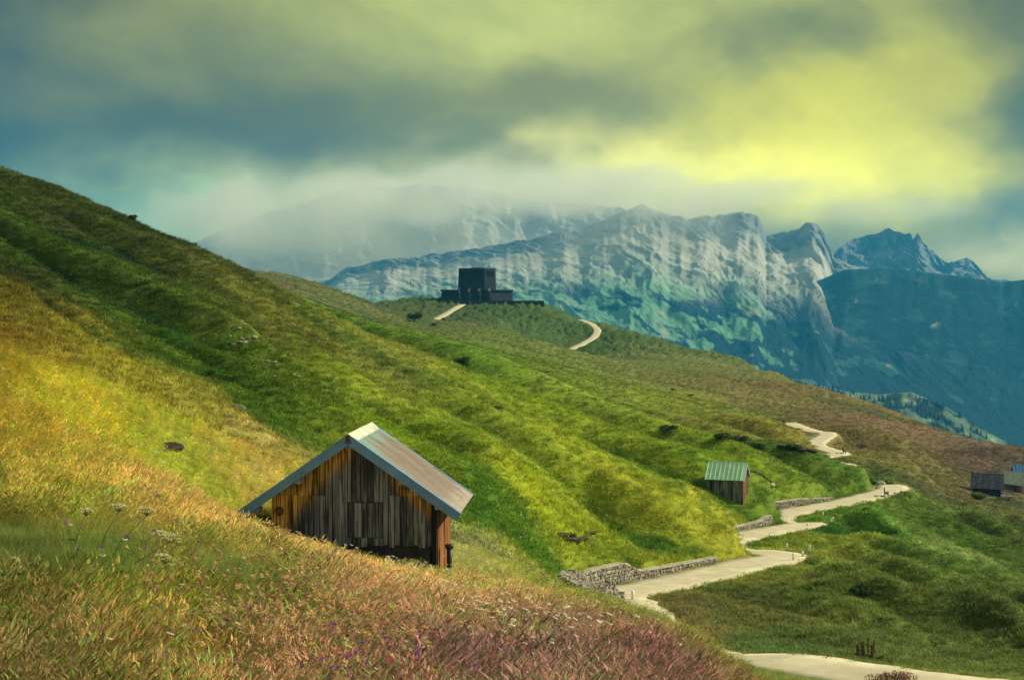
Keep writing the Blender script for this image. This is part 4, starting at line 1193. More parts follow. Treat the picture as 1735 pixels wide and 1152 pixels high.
M_POLE = simple_mat('grey_steel_pole', (.10, .17, .20), 0.5, 0.1)
for px, cols, lab in ((778.8, [(.02, .10, .30), (.02, .10, .30)], 'flagpole with small blue flag, leftmost before the memorial'),
                      (796.2, [(.35, .30, .28), (.30, .06, .05)], 'flagpole with red and white flag before the memorial'),
                      (813.4, [(.75, .38, .04), (.02, .02, .03)], 'flagpole with orange and black flag before the memorial'),
                      (830.6, [(.75, .75, .62), (.03, .20, .10)], 'flagpole with whitish flag, rightmost before the memorial')):
    pb = P(px, 516.5, 748)
    fp = empty('flagpole', (pb.x, pb.y, min(pb.z, gz(pb.x, pb.y)) - .3))
    Hh = P(px, 487.5, 748).z - fp.location.z
    MB().tube([(0, 0, 0), (0, 0, Hh)], [.14, .09], 8).build('pole', M_POLE, fp, True)
    MB().tube([(0, 0, Hh), (0, 0, Hh + .12), (0, 0, Hh + .25)], [.10, .17, .05], 8).build('finial', M_POLE, fp, True)
    for k, cc in enumerate(cols):
        V = []; nn = 6
        for i in range(nn + 1):
            for j in range(3):
                t = i / nn
                V.append((-.1 - t * (1.2 if k == 0 else 1.0), .25 * math.sin(t * 5 + j), Hh - .4 - (j / 2 * .75 + k * .75) - t * t * 1.1))
        link('flag', mesh_np('flag', V, grid_faces(nn + 1, 3), True), simple_mat('flag_cloth', cc, 0.9, 0.1), fp)
    tag(fp, lab, 'flagpole', 'flagpoles before the memorial')

# ================================================================== ROADSIDE WALLS
m_stone = bpy.data.materials.new('rubble_stone'); m_stone.use_nodes = True
g = NT(m_stone.node_tree)
ri = g.n('ShaderNodeNewGeometry')
isl = ri.outputs['Random Per Island']
pos = ri.outputs['Position']
n1 = g.noise(pos, 9.0, 5, 0.65)
cr = g.n('ShaderNodeValToRGB'); g.lk(isl, cr.inputs[0])
cr.color_ramp.elements[0].color = (.12, .105, .105, 1); cr.color_ramp.elements[1].color = (.42, .38, .27, 1)
e_ = cr.color_ramp.elements.new(0.35); e_.color = (.26, .235, .17, 1)
e_ = cr.color_ramp.elements.new(0.6); e_.color = (.19, .165, .15, 1)
s_ = g.n('ShaderNodeVectorMath', operation='SCALE'); g.lk(cr.outputs[0], s_.inputs[0]); g.lk(g.m('MULTIPLY_ADD', n1, 0.9, 0.55), s_.inputs['Scale'])
bs = g.n('ShaderNodeBsdfPrincipled'); g.lk(s_.outputs[0], bs.inputs['Base Color']); bs.inputs['Roughness'].default_value = 0.95; bs.inputs['Specular IOR Level'].default_value = 0.1
g.lk(g.bump(n1, 0.6, 0.02), bs.inputs['Normal'])
mo = g.n('ShaderNodeOutputMaterial'); g.lk(bs.outputs[0], mo.inputs[0])
M_MORTAR = simple_mat('wall_mortar', (.20, .18, .14), 0.95, 0.3, 3, 0.5, 0.02)
M_COPING = simple_mat('coping_stone', (.44, .40, .29), 0.9, 0.35, 3, 0.5, 0.02)

RA, RHW = ROADS[0]
RU = RA[:, 0] / RA[:, 1] * F + CX
def road_index(px, d):
    return int(np.argmin(((RU - px) / 20) ** 2 + (RA[:, 1] - d) ** 2))
def road_edge(i, off):
    i0, i1 = max(i - 2, 0), min(i + 2, len(RA) - 1)
    t = RA[i1, :2] - RA[i0, :2]; t /= np.linalg.norm(t)
    nl = np.array([-t[1], t[0]])
    return Vector((RA[i, 0] + nl[0] * off, RA[i, 1] + nl[1] * off, RA[i, 2])), Vector((t[0], t[1], 0)), Vector((nl[0], nl[1], 0))

def jstone(b, c, T, N, L, D, H, j=0.035):
    vs = []
    for zz in (-.5, .5):
        for a, n in ((-.5, -.5), (.5, -.5), (.5, .5), (-.5, .5)):
            r = lambda: random.uniform(-j, j)
            k = 0.86 if n < 0 else 1.0
            vs.append(c + T * (a * L * k + r()) + N * (n * D + r()) + Vector((0, 0, zz * H * k + r())))
    b.hexa(vs)

def stone_wall(name, label, path, heights, thick=.34, sl=.30, sh=.17, coping=True):
    """path: list of (foot point, tangent, inward normal) along the outer face"""
    root = empty(name, path[0][0]); tag(root, label, 'wall')
    o0 = Vector(path[0][0])
    n = len(path)
    core = MB(); Vc = []
    for (p, T, Nn), h in zip(path, heights):
        p = p - o0
        Vc += [p + Nn * .07 + Vector((0, 0, -.3)), p + Nn * thick + Vector((0, 0, -.3)), p + Nn * thick + Vector((0, 0, h - .05)), p + Nn * .07 + Vector((0, 0, h - .05))]
    fs = []
    for i in range(n - 1):
        for k in range(4):
            fs.append((i * 4 + k, i * 4 + (k + 1) % 4, (i + 1) * 4 + (k + 1) % 4, (i + 1) * 4 + k))
    fs += [(3, 2, 1, 0), tuple((n - 1) * 4 + k for k in range(4))]
    core.add(Vc, fs); core.build('wall_core', M_MORTAR, root)
    st = MB()
    seg = [0.0]
    for i in range(n - 1): seg.append(seg[-1] + (path[i + 1][0] - path[i][0]).length)
    tot = seg[-1]
    def at_(s):
        i = min(max(int(np.searchsorted(seg, s)) - 1, 0), n - 2)
        f = (s - seg[i]) / max(seg[i + 1] - seg[i], 1e-6)
        return path[i][0].lerp(path[i + 1][0], f) - o0, path[i][1], path[i][2], heights[i] * (1 - f) + heights[i + 1] * f
    z = -.1
    while z < max(heights):
        hh = sh * random.uniform(.8, 1.25)
        s = random.uniform(0, .1)
        while s < tot:
            L = sl * random.uniform(.5, 1.5)
            p, T, Nn, h = at_(min(s + L / 2, tot))
            if z + hh * .6 < h:
                jstone(st, p + Nn * .06 + Vector((0, 0, z + hh / 2)), T, Nn, L * .93, .16 + random.uniform(0, .05), hh * .9)
            s += L
        z += hh
    o = st.build('wall_stones', m_stone, root); tag(o, kind='stuff')
    if coping:
        s = 0.0
        while s < tot - .2:
            L = min(random.uniform(.5, .8), tot - s)
            p, T, Nn, h = at_(s + L / 2); p2, _, _, h2 = at_(min(s + L, tot)); p1, _, _, h1 = at_(s)
            b = MB()
            T3 = (p2 + Vector((0, 0, h2)) - p1 - Vector((0, 0, h1))).normalized()
            vs = []
            for zz in (0, .09):
                for a, q in ((-.49, -.05), (.49, -.05), (.49, thick + .03), (-.49, thick + .03)):
                    vs.append(p + Vector((0, 0, h - .05 + zz)) + T3 * (a * L) + Nn * (q + random.uniform(-.015, .015)))
            b.hexa(vs); b.build('coping_stone', M_COPING, root)
            s += L
    return root
random.seed(33)
def road_wall(name, label, pxd0, pxd1, hfun, off=RHW + .12, step=1, coping=True):
    i0, i1 = road_index(*pxd0), road_index(*pxd1)
    idx = list(range(i0, i1 + 1, step))
    path = [road_edge(i, off) for i in idx]
    hs = [hfun(k / (len(idx) - 1)) for k in range(len(idx))]
    return stone_wall(name, label, path, hs, coping=coping)
road_wall('roadside_wall', 'mortared stone retaining wall, tall at its left end, at the nearest road bend', (1052, 68.5), (1258, 82), lambda t: float(np.interp(t, [0, .16, .32, .42, 1], [.88, .98, 1.02, .45, .27])))
road_wall('bend_wall', 'low curved stone wall on the second bend just below the small hut', (1238, 101), (1343, 111), lambda t: float(np.interp(t, [0, .5, .8, .93, 1], [.30, .34, .45, .72, .8])))
road_wall('bank_wall', 'long low stone wall holding the bank behind the small hut', (1322, 128), (1442, 139.7), lambda t: float(np.interp(t, [0, .5, 1], [.72, .60, .18])))

# tumbled dry-stone end of the first wall
random.seed(8)
A0, A1 = P(948, 990, hit(948, 990, 45)), P(1034, 1003, 67.2)
rub = empty('rubble_wall', (A0.x, A0.y, gz(A0.x, A0.y)))
tag(rub, 'tumbled dry stone rubble wall running left from the nearest road wall', 'wall')
b = MB(); bb = MB()
T = (A1 - A0); Ltot = Vector((T.x, T.y, 0)).length; T = Vector((T.x, T.y, 0)).normalized(); Nn = Vector((-T.y, T.x, 0))
def rub_top(s): return float(np.interp(s / Ltot, [0, .25, .6, .85, 1], [.12, .5, .6, .8, .9]))
for k in range(820):
    s = random.uniform(0, Ltot); top = rub_top(s); h = random.uniform(-.1, 1) * top
    out = (1 - h / max(top, .1)) * .75
    c = A0 + T * s - Nn * (out * random.uniform(.4, 1)); c.z = gz(c.x, c.y) * .5 + gz(c.x + Nn.x * .8, c.y + Nn.y * .8) * .5 + h
    sz = random.uniform(.14, .34)
    ang = random.uniform(-.4, .4)
    jstone(b, c - rub.location, (T * math.cos(ang) + Vector((0, 0, math.sin(ang)))), Nn, sz * 1.25, sz, sz * .7, .05)
o = b.build('rubble_stones', m_stone, rub); tag(o, kind='stuff')
vs = []
for k in range(9):
    s = Ltot * k / 8; c = A0 + T * s - rub.location; h = rub_top(s) - .3
    z0 = gz((A0 + T * s).x, (A0 + T * s).y) - rub.location.z
    for q, zz in ((-.35, -.6), (-.05, h), (.5, h), (.6, -.6)):
        p = c + Nn * q; vs.append(Vector((p.x, p.y, z0 + zz)))
fs = [(i * 4 + k, i * 4 + (k + 1) % 4, (i + 1) * 4 + (k + 1) % 4, (i + 1) * 4 + k) for i in range(8) for k in range(4)] + [(3, 2, 1, 0), (32, 33, 34, 35)]
MB().add(vs, fs).build('rubble_core', M_MORTAR, rub)

# ------------------------------------------------------------------ marker posts and benches
M_WHITE = simple_mat('white_post_paint', (.92, .92, .86), 0.6, 0.15, 6, 0.1)
M_BLACK = simple_mat('post_foot', (.06, .06, .05), 0.8, 0.2)
for px, py, d, lab in ((1335, 930, 91.5, 'white marker post behind the nearest big bend, leftmost there'), (1373.5, 936, 89.5, 'tallest white marker post at the outer edge of the nearest big bend'),
                       (1362, 941, 87.4, 'small white marker post at the tip of the nearest big bend'), (1346, 948, 85.2, 'white marker post on the near side of the nearest big bend'),
                       (1396, 883, 120.5, 'white marker post behind the second road bend'), (1413, 885, 118.3, 'white marker post at the tip of the second road bend'), (1410, 888.5, 116.5, 'short white marker post on the near edge of the second bend'),
                       (1073, 1022, 66.2, 'white marker post alone at the roadside opposite the rubble wall'), (1370, 894, 112.2, 'tiny white marker post before the second road bend')):
    x = (px - CX) / F * d
    r = empty('marker_post', (x, d, gz(x, d) - .05))
    h = .62 if 'tallest' in lab else (.40 if ('small' in lab or 'short' in lab or 'tiny' in lab) else .52)
    MB().tube([(0, 0, 0), (0, 0, .14)], .08, 8).build('foot', M_BLACK, r)
    MB().tube([(0, 0, .13), (0, 0, h), (0, 0, h + .04)], [.072, .068, .045], 10).build('post', M_WHITE, r, True)
    tag(r, lab, 'marker post', 'white posts along the road')
M_BENCH = simple_mat('dark_bench_wood', (.045, .04, .038), 0.85, 0.4, 6)
def bench(px, d, rz, lab, s=1.0):
    x = (px - CX) / F * d
    r = empty('park_bench', (x, d, gz(x, d)), rz)
    for k in range(3): MB().box(-.75 * s, .75 * s, .02 + k * .15, .15 + k * .15, .42, .46).build('seat_plank', M_BENCH, r)
    for k in range(2): MB().box(-.75 * s, .75 * s, .47, .51, .58 + k * .17, .71 + k * .17).build('back_plank', M_BENCH, r)
    for xx in (-.6, .6):
        b = MB(); b.box(xx * s - .05, xx * s + .05, .04, .10, -.1, .42); b.box(xx * s - .05, xx * s + .05, .40, .47, -.1, .88); b.box(xx * s - .04, xx * s + .04, .10, .40, .34, .42)
        b.build('leg', M_BENCH, r)
    tag(r, lab, 'bench', 'benches along the road')
bench(1508, 144.2, 1.31, 'dark wooden bench at the outer side of the widest upper bend')
bench(1435, 204.0, 1.3, 'dark wooden bench at the end of the upper zigzag', 1.1)
bench(1331, 268, 1.6, 'tiny dark bench on the slope above the upper zigzag', 1.0)

# ------------------------------------------------------------------ rocks
def rock_mesh(seed, flat=.7, sub=2):
    bm = bmesh.new(); bmesh.ops.create_icosphere(bm, subdivisions=sub, radius=1)
    rr = random.Random(seed); o = [rr.uniform(0, 50) for _ in range(3)]
    for v in bm.verts:
        p = v.co
        n = float(fbm(np.array([p.x * 1.2 + o[0] + p.z]), np.array([p.y * 1.2 + o[1] - p.z]), 3)[0])
        v.co = p * (1 + .5 * n); v.co.z *= flat
    me = bpy.data.meshes.new('rock'); bm.to_mesh(me); bm.free()
    return me
M_PALE = simple_mat('pale_limestone', (.46, .43, .33), 0.95, 0.3, 2.5, 0.8, 0.05)
M_EARTH = simple_mat('dark_earth', (.10, .078, .045), 0.98, 0.5, 3, 0.9, 0.08)
M_LICHEN = simple_mat('lichened_rock', (.20, .19, .12), 0.95, 0.4, 3, 0.8, 0.05)
RM = [rock_mesh(k) for k in range(5)]
def rock(px, d, size, lab, mat, group=None, cat='rock', squash=1.0, k=0, name='rock', sink=.3, wide=1.0):
    if d < 0: d = hit(px, -d)
    x = (px - CX) / F * d
    key = RM[k % 5].name + mat.name
    me = bpy.data.meshes.get(key)
    if me is None:
        me = RM[k % 5].copy(); me.name = key; me.materials.append(mat)
    o = link(name, me); o.location = (x, d, gz(x, d) + size * squash * (.7 - sink) * .6)
    o.scale = (size * wide, size, size * squash); o.rotation_euler = (0, 0, k * 1.7 + px)
    tag(o, lab, cat, group)
    return o
rock(401, -694, .36, 'grey boulder at the lower end of the stony gully', M_LICHEN, squash=.7, k=1)
rock(1309, -824, .34, 'white rock in the grass right of the small hut', M_PALE, k=2)
rock(843, -978, .20, 'grey squared stone in the dry grass right of the barn', M_LICHEN, squash=1.2, k=3)
rock(1277, 46.0, .30, 'white boulder on the knoll edge beside the bottom road', M_PALE, k=0)
rock(678, -714, .17, 'lone pale stone on the slope above the barn roof', M_PALE, k=4)
rock(290, -762, .34, 'dark clod of turned earth in the yellow meadow', M_EARTH, cat='earth clod', squash=.75, k=2, name='earth_clod', wide=1.3)
rock(1494, 158, .55, 'pale broken stones in the cut bank at the widest upper bend', M_PALE, k=1, squash=1.2)
random.seed(77)
for k in range(34):
    t = random.random() ** .8
    px = float(np.interp(t, [0, .5, 1], [0, 230, 430])) + random.uniform(-12, 12); d = float(np.interp(t, [0, .5, 1], [71.6, 59.8, 54.4])) + random.uniform(-.7, .7)
    sz = random.uniform(.10, .28); pl = random.random() < .5
    rock(px, d, sz, '%s %s stone in the %s of the gully between dry and green slope' % ('large' if sz > .19 else 'small', 'pale' if pl else 'lichened grey', ('upper part', 'middle', 'lower end')[0 if px < 140 else (1 if px < 290 else 2)]), M_PALE if pl else M_LICHEN, 'stones along the gully', k=k, squash=.8)
for k in range(9):
    t = k / 8
    px = float(np.interp(t, [0, 1], [-5, 150])) + random.uniform(-10, 10); d = float(np.interp(t, [0, 1], [72.6, 64.2]))
    rock(px, d, random.uniform(.25, .5), 'dark earthy outcrop along the upper gully lip', M_EARTH, 'earth outcrops in the gully', 'outcrop', squash=.6, k=k, name='earth_outcrop', wide=1.4)
for k in range(26):
    t = random.random()
    px = float(np.interp(t, [0, .4, 1], [383, 405, 520])) + random.uniform(-14, 14); d = float(np.interp(t, [0, .4, 1], [92, 84, 80])) + random.uniform(-2, 2)
    sz = random.uniform(.07, .19)
    rock(px, d, sz, '%s pale stone in the %s of the stony streak on the green slope' % ('large' if sz > .13 else 'small', ('top', 'middle', 'lower end')[0 if px < 405 else (1 if px < 460 else 2)]), M_PALE, 'stones in the slope streak', k=k, squash=.7)
for k in range(7):
    rock(1328 + k * 8 + random.uniform(-3, 3), -(758 + k * 1.2), random.uniform(.4, .7), 'dark scar of bare earth in the bank left of the zigzag', M_EARTH, 'earth scar by the zigzag', 'earth scar', k=k, squash=.7, name='earth_scar', wide=1.4)
pa, pb = [Vector(((q_[0] - CX) / F * hit(*q_), hit(*q_), 0)) for q_ in ((1272, 800), (1320, 831))]
for q_ in (pa, pb): q_.z = gz(q_.x, q_.y)
lg = MB(); pts = []
for k in range(7):
    q_ = pa.lerp(pb, k / 6); q_.z = max(q_.z, gz(q_.x, q_.y)) + .10; pts.append(q_ - pa)
lg = lg.tube(pts, [.10, .12, .125, .12, .13, .12, .09], 8).build('fallen_log', simple_mat('dark_log_bark', (.022, .018, .014), 0.95, 0.4, 4, 0.6, 0.03))
lg.location = pa
tag(lg, 'long dark log lying slanted down the slope right of the small hut', 'log')
for k in range(8):
    rock(945 + random.uniform(0, 55), -(902 + random.uniform(0, 22)), random.uniform(.3, .5), 'dark hollow of bare earth in the slope above the rubble wall', M_EARTH, 'earth hollows above the wall', 'earth hollow', k=k, squash=.32, sink=.55, name='earth_hollow', wide=1.4)

# ================================================================== VEGETATION
def leaf_mat(name, attr=True, col=(.1, .2, .03), trans=0.35, rough=0.7):
    m = bpy.data.materials.new(name); m.use_nodes = True
    g = NT(m.node_tree)
    if attr:
        a = g.n('ShaderNodeAttribute', attribute_type='INSTANCER', attribute_name='tint').outputs['Color']
        t = g.n('ShaderNodeAttribute', attribute_type='GEOMETRY', attribute_name='tone').outputs['Color']
        c = g.mix(1.0, a, t, 'MULTIPLY')
    else:
        rr = g.n('ShaderNodeNewGeometry').outputs['Random Per Island']
        s = g.n('ShaderNodeVectorMath', operation='SCALE'); s.inputs[0].default_value = col; g.lk(g.m('MULTIPLY_ADD', rr, 0.9, 0.5), s.inputs['Scale'])
        c = s.outputs[0]
    d = g.n('ShaderNodeBsdfPrincipled'); g.lk(c, d.inputs['Base Color']); d.inputs['Roughness'].default_value = rough; d.inputs['Specular IOR Level'].default_value = 0.15
    tr = g.n('ShaderNodeBsdfTranslucent'); g.lk(c, tr.inputs[0])
    mx = g.n('ShaderNodeMixShader'); mx.inputs[0].default_value = trans
    g.lk(d.outputs[0], mx.inputs[1]); g.lk(tr.outputs[0], mx.inputs[2])
    mo = g.n('ShaderNodeOutputMaterial'); g.lk(mx.outputs[0], mo.inputs[0])
    return m
M_GRASS = leaf_mat('grass_blades')
PROTO = []

def proto(name, V, Fc, tone, mats=(None,), mi=None):
    me = bpy.data.meshes.new(name); me.from_pydata(V, [], Fc)
    for m in mats: me.materials.append(m)
    if mi: me.polygons.foreach_set('material_index', mi)
    at = me.attributes.new('tone', 'FLOAT_COLOR', 'POINT')
    T = np.ones((len(V), 4), np.float32); T[:, :3] = np.array(tone, np.float32).reshape(len(V), -1); at.data.foreach_set('color', T.ravel())
    me.update()
    return bpy.data.objects.new(name, me)

def blade(V, Fc, T, base, ang, h, wd, lean, curve, tone, seg=3, wind=0.0):
    """one bent blade; lean = outward tilt, wind pushes towards +x"""
    dx, dy = math.cos(ang), math.sin(ang); b = len(V)
    sx, sy = -dy, dx
    for i in range(seg + 1):
        t = i / seg
        out = h * (lean * t + curve * t * t)
        x = base[0] + dx * out + wind * h * t * t; y = base[1] + dy * out; z = h * t * (1 - 0.25 * (lean + curve) * t)
        w_ = wd * (1 - t * .9) / 2
        V.append((x - sx * w_, y - sy * w_, z)); V.append((x + sx * w_, y + sy * w_, z)); T.append(tone); T.append(tone)
    for i in range(seg):
        a = b + 2 * i; Fc.append((a, a + 1, a + 3, a + 2))

def head(V, Fc, T, p, d, L, r, tone, wind):
    """feathery seed head: crossed slim diamonds"""
    for k in range(2):
        b = len(V); a = d + k * 1.57
        sx, sy = math.cos(a) * r, math.sin(a) * r
        q = [(0, 0, 0), (sx, sy, L * .4), (wind * L * .8, 0, L), (-sx, -sy, L * .4)]
        for c in q: V.append((p[0] + c[0] + wind * c[2] * .5, p[1] + c[1], p[2] + c[2])); T.append(tone)
        Fc.append((b, b + 1, b + 2, b + 3))

def tuft(kind, seed):
    rr = random.Random(seed); V, Fc, T = [], [], []
    def tn(a=.7, c=1.35, warm=0):
        k = rr.uniform(a, c); return (k * (1 + warm), k, k * (1 - warm * .5))
    if kind == 'leafy':
        for _ in range(64):
            a, r = rr.uniform(0, 6.28), .17 * math.sqrt(rr.random())
            blade(V, Fc, T, (r * math.cos(a), r * math.sin(a)), rr.uniform(0, 6.28), rr.uniform(.22, .48), rr.uniform(.006, .012), rr.uniform(.05, .4), rr.uniform(.1, .6), tn(.55, 1.5), 3, rr.uniform(-.05, .35))
    elif kind == 'stalk':
        for _ in range(46):
            a, r = rr.uniform(0, 6.28), .18 * math.sqrt(rr.random())
            blade(V, Fc, T, (r * math.cos(a), r * math.sin(a)), rr.uniform(0, 6.28), rr.uniform(.15, .36), rr.uniform(.004, .009), rr.uniform(.05, .4), rr.uniform(.1, .6), tn(.5, 1.3), 2, rr.uniform(-.1, .3))
        for _ in range(15):
            a, r = rr.uniform(0, 6.28), .18 * math.sqrt(rr.random()); h = rr.uniform(.34, .66); wd = rr.uniform(-.05, .32)
            an = rr.uniform(0, 6.28); ln = rr.uniform(.0, .18); t_ = tn(.85, 1.5, .08)
            bx, by = r * math.cos(a), r * math.sin(a)
            blade(V, Fc, T, (bx, by), an, h, .006, ln, .02, t_, 3, wd)
            head(V, Fc, T, (bx + math.cos(an) * h * (ln + .02) + wd * h, by + math.sin(an) * h * (ln + .02), h * (1 - .25 * (ln + .02))), rr.uniform(0, 3), rr.uniform(.06, .13), rr.uniform(.007, .016), tn(1.0, 1.7, .10), .4 + wd)
    elif kind == 'short':
        for _ in range(30):
            a, r = rr.uniform(0, 6.28), .26 * math.sqrt(rr.random())
            blade(V, Fc, T, (r * math.cos(a), r * math.sin(a)), rr.uniform(0, 6.28), rr.uniform(.10, .27), rr.uniform(.020, .038), rr.uniform(.1, .5), rr.uniform(.1, .6), tn(.6, 1.45), 2, rr.uniform(.0, .4))
    elif kind == 'far':
        for _ in range(26):
            a, r = rr.uniform(0, 6.28), .50 * math.sqrt(rr.random())
            blade(V, Fc, T, (r * math.cos(a), r * math.sin(a)), rr.uniform(0, 6.28), rr.uniform(.10, .34), rr.uniform(.06, .11), rr.uniform(.2, .6), rr.uniform(.1, .6), tn(.6, 1.4), 1, rr.uniform(.0, .3))
    o = proto('tuft_' + kind, V, Fc, T, (M_GRASS,))
    return o

def scatter(name, protos, X, Y, Z, scale, rot, idx, tint, label=None, cat=None):
    """one object of many small plants: points with their own size, turn, kind and colour"""
    col = bpy.data.collections.new(name + '_plants')
    for k, o in enumerate(protos):
        o.name = '%s_%02d' % (name, k)
        col.objects.link(o)
    n = len(X)
    me = bpy.data.meshes.new(name)
    me.vertices.add(n); me.vertices.foreach_set('co', np.stack([X, Y, Z], -1).astype(np.float32).ravel())
    for nm, ty, key, arr in (('psc', 'FLOAT_VECTOR', 'vector', scale), ('prot', 'FLOAT_VECTOR', 'vector', rot), ('pidx', 'INT', 'value', idx)):
        at = me.attributes.new(nm, ty, 'POINT'); at.data.foreach_set(key, np.ascontiguousarray(arr, dtype=np.int32 if ty == 'INT' else np.float32).ravel())
    set_color(me, 'tint', tint)
    o = link(name, me)
    ng = bpy.data.node_groups.new(name + '_scatter', 'GeometryNodeTree')
    ng.interface.new_socket('Geometry', in_out='INPUT', socket_type='NodeSocketGeometry'); ng.interface.new_socket('Geometry', in_out='OUTPUT', socket_type='NodeSocketGeometry')
    gi, go = ng.nodes.new('NodeGroupInput'), ng.nodes.new('NodeGroupOutput')
    ip = ng.nodes.new('GeometryNodeInstanceOnPoints'); ci = ng.nodes.new('GeometryNodeCollectionInfo')
    ci.inputs[0].default_value = col; ci.inputs['Separate Children'].default_value = True; ci.inputs['Reset Children'].default_value = True
    def na(nm, t):
        q = ng.nodes.new('GeometryNodeInputNamedAttribute'); q.data_type = t; q.inputs[0].default_value = nm
        return q.outputs['Attribute']
    L = ng.links.new
    L(gi.outputs[0], ip.inputs['Points']); L(ci.outputs[0], ip.inputs['Instance']); ip.inputs['Pick Instance'].default_value = True
    L(na('pidx', 'INT'), ip.inputs['Instance Index']); L(na('psc', 'FLOAT_VECTOR'), ip.inputs['Scale'])
    e2r = ng.nodes.new('FunctionNodeEulerToRotation'); L(na('prot', 'FLOAT_VECTOR'), e2r.inputs[0]); L(e2r.outputs[0], ip.inputs['Rotation'])
    L(ip.outputs[0], go.inputs[0])
    md = o.modifiers.new('scatter', 'NODES'); md.node_group = ng
    tag(o, label, cat, kind='stuff')
    return o

RS = np.random.RandomState(3)
def ring_points(d0, d1, dens, umax=.44):
    area = umax * (d1 ** 2 - d0 ** 2)
    n = int(area * dens)
    y = np.sqrt(RS.rand(n) * (d1 ** 2 - d0 ** 2) + d0 ** 2); x = (RS.rand(n) * 2 - 1) * umax * y
    return x, y
BI = bm_.inverted()
def barn_clear(x, y, m=0.0):
    lx = BI[0][0] * x + BI[0][1] * y + BI[0][3]; ly = BI[1][0] * x + BI[1][1] * y + BI[1][3]
    return ~((np.abs(lx) < BW + .25 + m) & (ly > -.06 - m) & (ly < 3.3 + m))
def hut_clear(x, y):
    ok = np.ones(len(x), bool)
    for h, r in ((hutA, 2.0), (hutB, 2.6), (hutC, 3.0), (hutD, 3.6)):
        c_ = h.matrix_basis @ Vector((0, 1.6, 0))
        ok &= ((x - c_.x) ** 2 + (y - c_.y) ** 2) > r * r
    return ok

def greenness(C): return C[:, 1] / (C[:, 0] + 1e-6)
layers = [('meadow_grass', 5.5, 24, 115, 'near'), ('meadow_grass', 24, 48, 60, 'near'), ('hill_grass', 48, 84, 15, 'mid'), ('hill_grass', 84, 150, 7.5, 'mid'), ('upland_grass', 150, 300, 2.0, 'far'), ('upland_grass', 300, 470, .7, 'far'), ('upland_grass', 470, 790, .32, 'far')]
acc = {}
for nm, d0, d1, dens, kind in layers:
    x, y = ring_points(d0, d1, dens)
    z, nr_ = ground(x, y)
    keep = (nr_ > 1.50 + RS.rand(len(x)) * .35) & barn_clear(x, y) & hut_clear(x, y)
    if kind == 'far': keep &= (nr_ > 2.4 + 1.6 * sstep(y, 300, 600))
    x, y, z = x[keep], y[keep], z[keep]
    C = albedo(x, y); gn = greenness(C)
    n = len(x); r1 = RS.rand(n)
    tint = C * (0.50 + 0.95 * RS.rand(n))[:, None] * np.stack([1 + .18 * (RS.rand(n) - .5), np.ones(n), np.ones(n)], -1) * (1.8 if kind == 'near' else 1.3)
    if kind == 'near':
        gr = (RS.rand(n) < .28) & (gn < 1.0)
        tint[gr] = tint[gr] * np.array([.62, 1.0, .62])
        pale = RS.rand(n) < .18
        tint[pale] = np.clip(tint[pale] * np.array([1.35, 1.32, 1.5]), 0, .8)
        ht = (0.55 + 0.42 * fbm(x / 1.1, y / 1.1, 3) + 0.34 * RS.rand(n) ** 2) * (1 - .30 * sstep(y, 24, 44))
        ht = np.clip(ht, .22, 1.2)
        dry = (gn + .25 * (RS.rand(n) - .5)) < 1.02
        idx = np.where(dry, 4 + (RS.rand(n) * 4).astype(int), (RS.rand(n) * 4).astype(int))
        sc_ = np.stack([ht * .9, ht * .9, ht * .92], -1)
    elif kind == 'mid':
        s = (0.85 + .5 * RS.rand(n)) * (0.95 + (y - 48) / 190)
        hh = s * (0.75 + .5 * fbm(x / 2.2, y / 2.2, 2))
        sc_ = np.stack([s, s, hh], -1); idx = (RS.rand(n) * 4).astype(int)
    else:
        s = (0.8 + .5 * RS.rand(n)) * (1.0 + np.minimum(np.maximum(y - 150, 0), 350) / 600)
        sc_ = np.stack([s, s, s * (.62 - .34 * sstep(y, 260, 480))], -1); idx = (RS.rand(n) * 3).astype(int)
    wind = np.where(RS.rand(n) < .55, (RS.rand(n) - .5) * 6.28, (RS.rand(n) - .5) * 1.6)
    rot = np.stack([(RS.rand(n) - .5) * .25, (RS.rand(n) - .2) * .25, wind], -1)
    acc.setdefault(nm, []).append((x, y, z - .02, sc_, rot, idx, tint))
def cat_(L): return [np.concatenate(q) for q in zip(*L)]
near_protos = [tuft('leafy', k) for k in range(4)] + [tuft('stalk', 40 + k) for k in range(4)]
for nm, protos, lab in (('meadow_grass', near_protos, 'tall dry and green meadow grass of the foreground'), ('hill_grass', [tuft('short', 80 + k) for k in range(4)], 'short tussocky grass covering the green hillside'),
                        ('upland_grass', [tuft('far', 90 + k) for k in range(3)], 'thin upland grass on the farther slopes')):
    X, Y, Z, SC, RO, ID, TI = cat_(acc[nm])
    scatter(nm, protos, X, Y, Z, SC, RO, ID, TI, lab, 'grass')

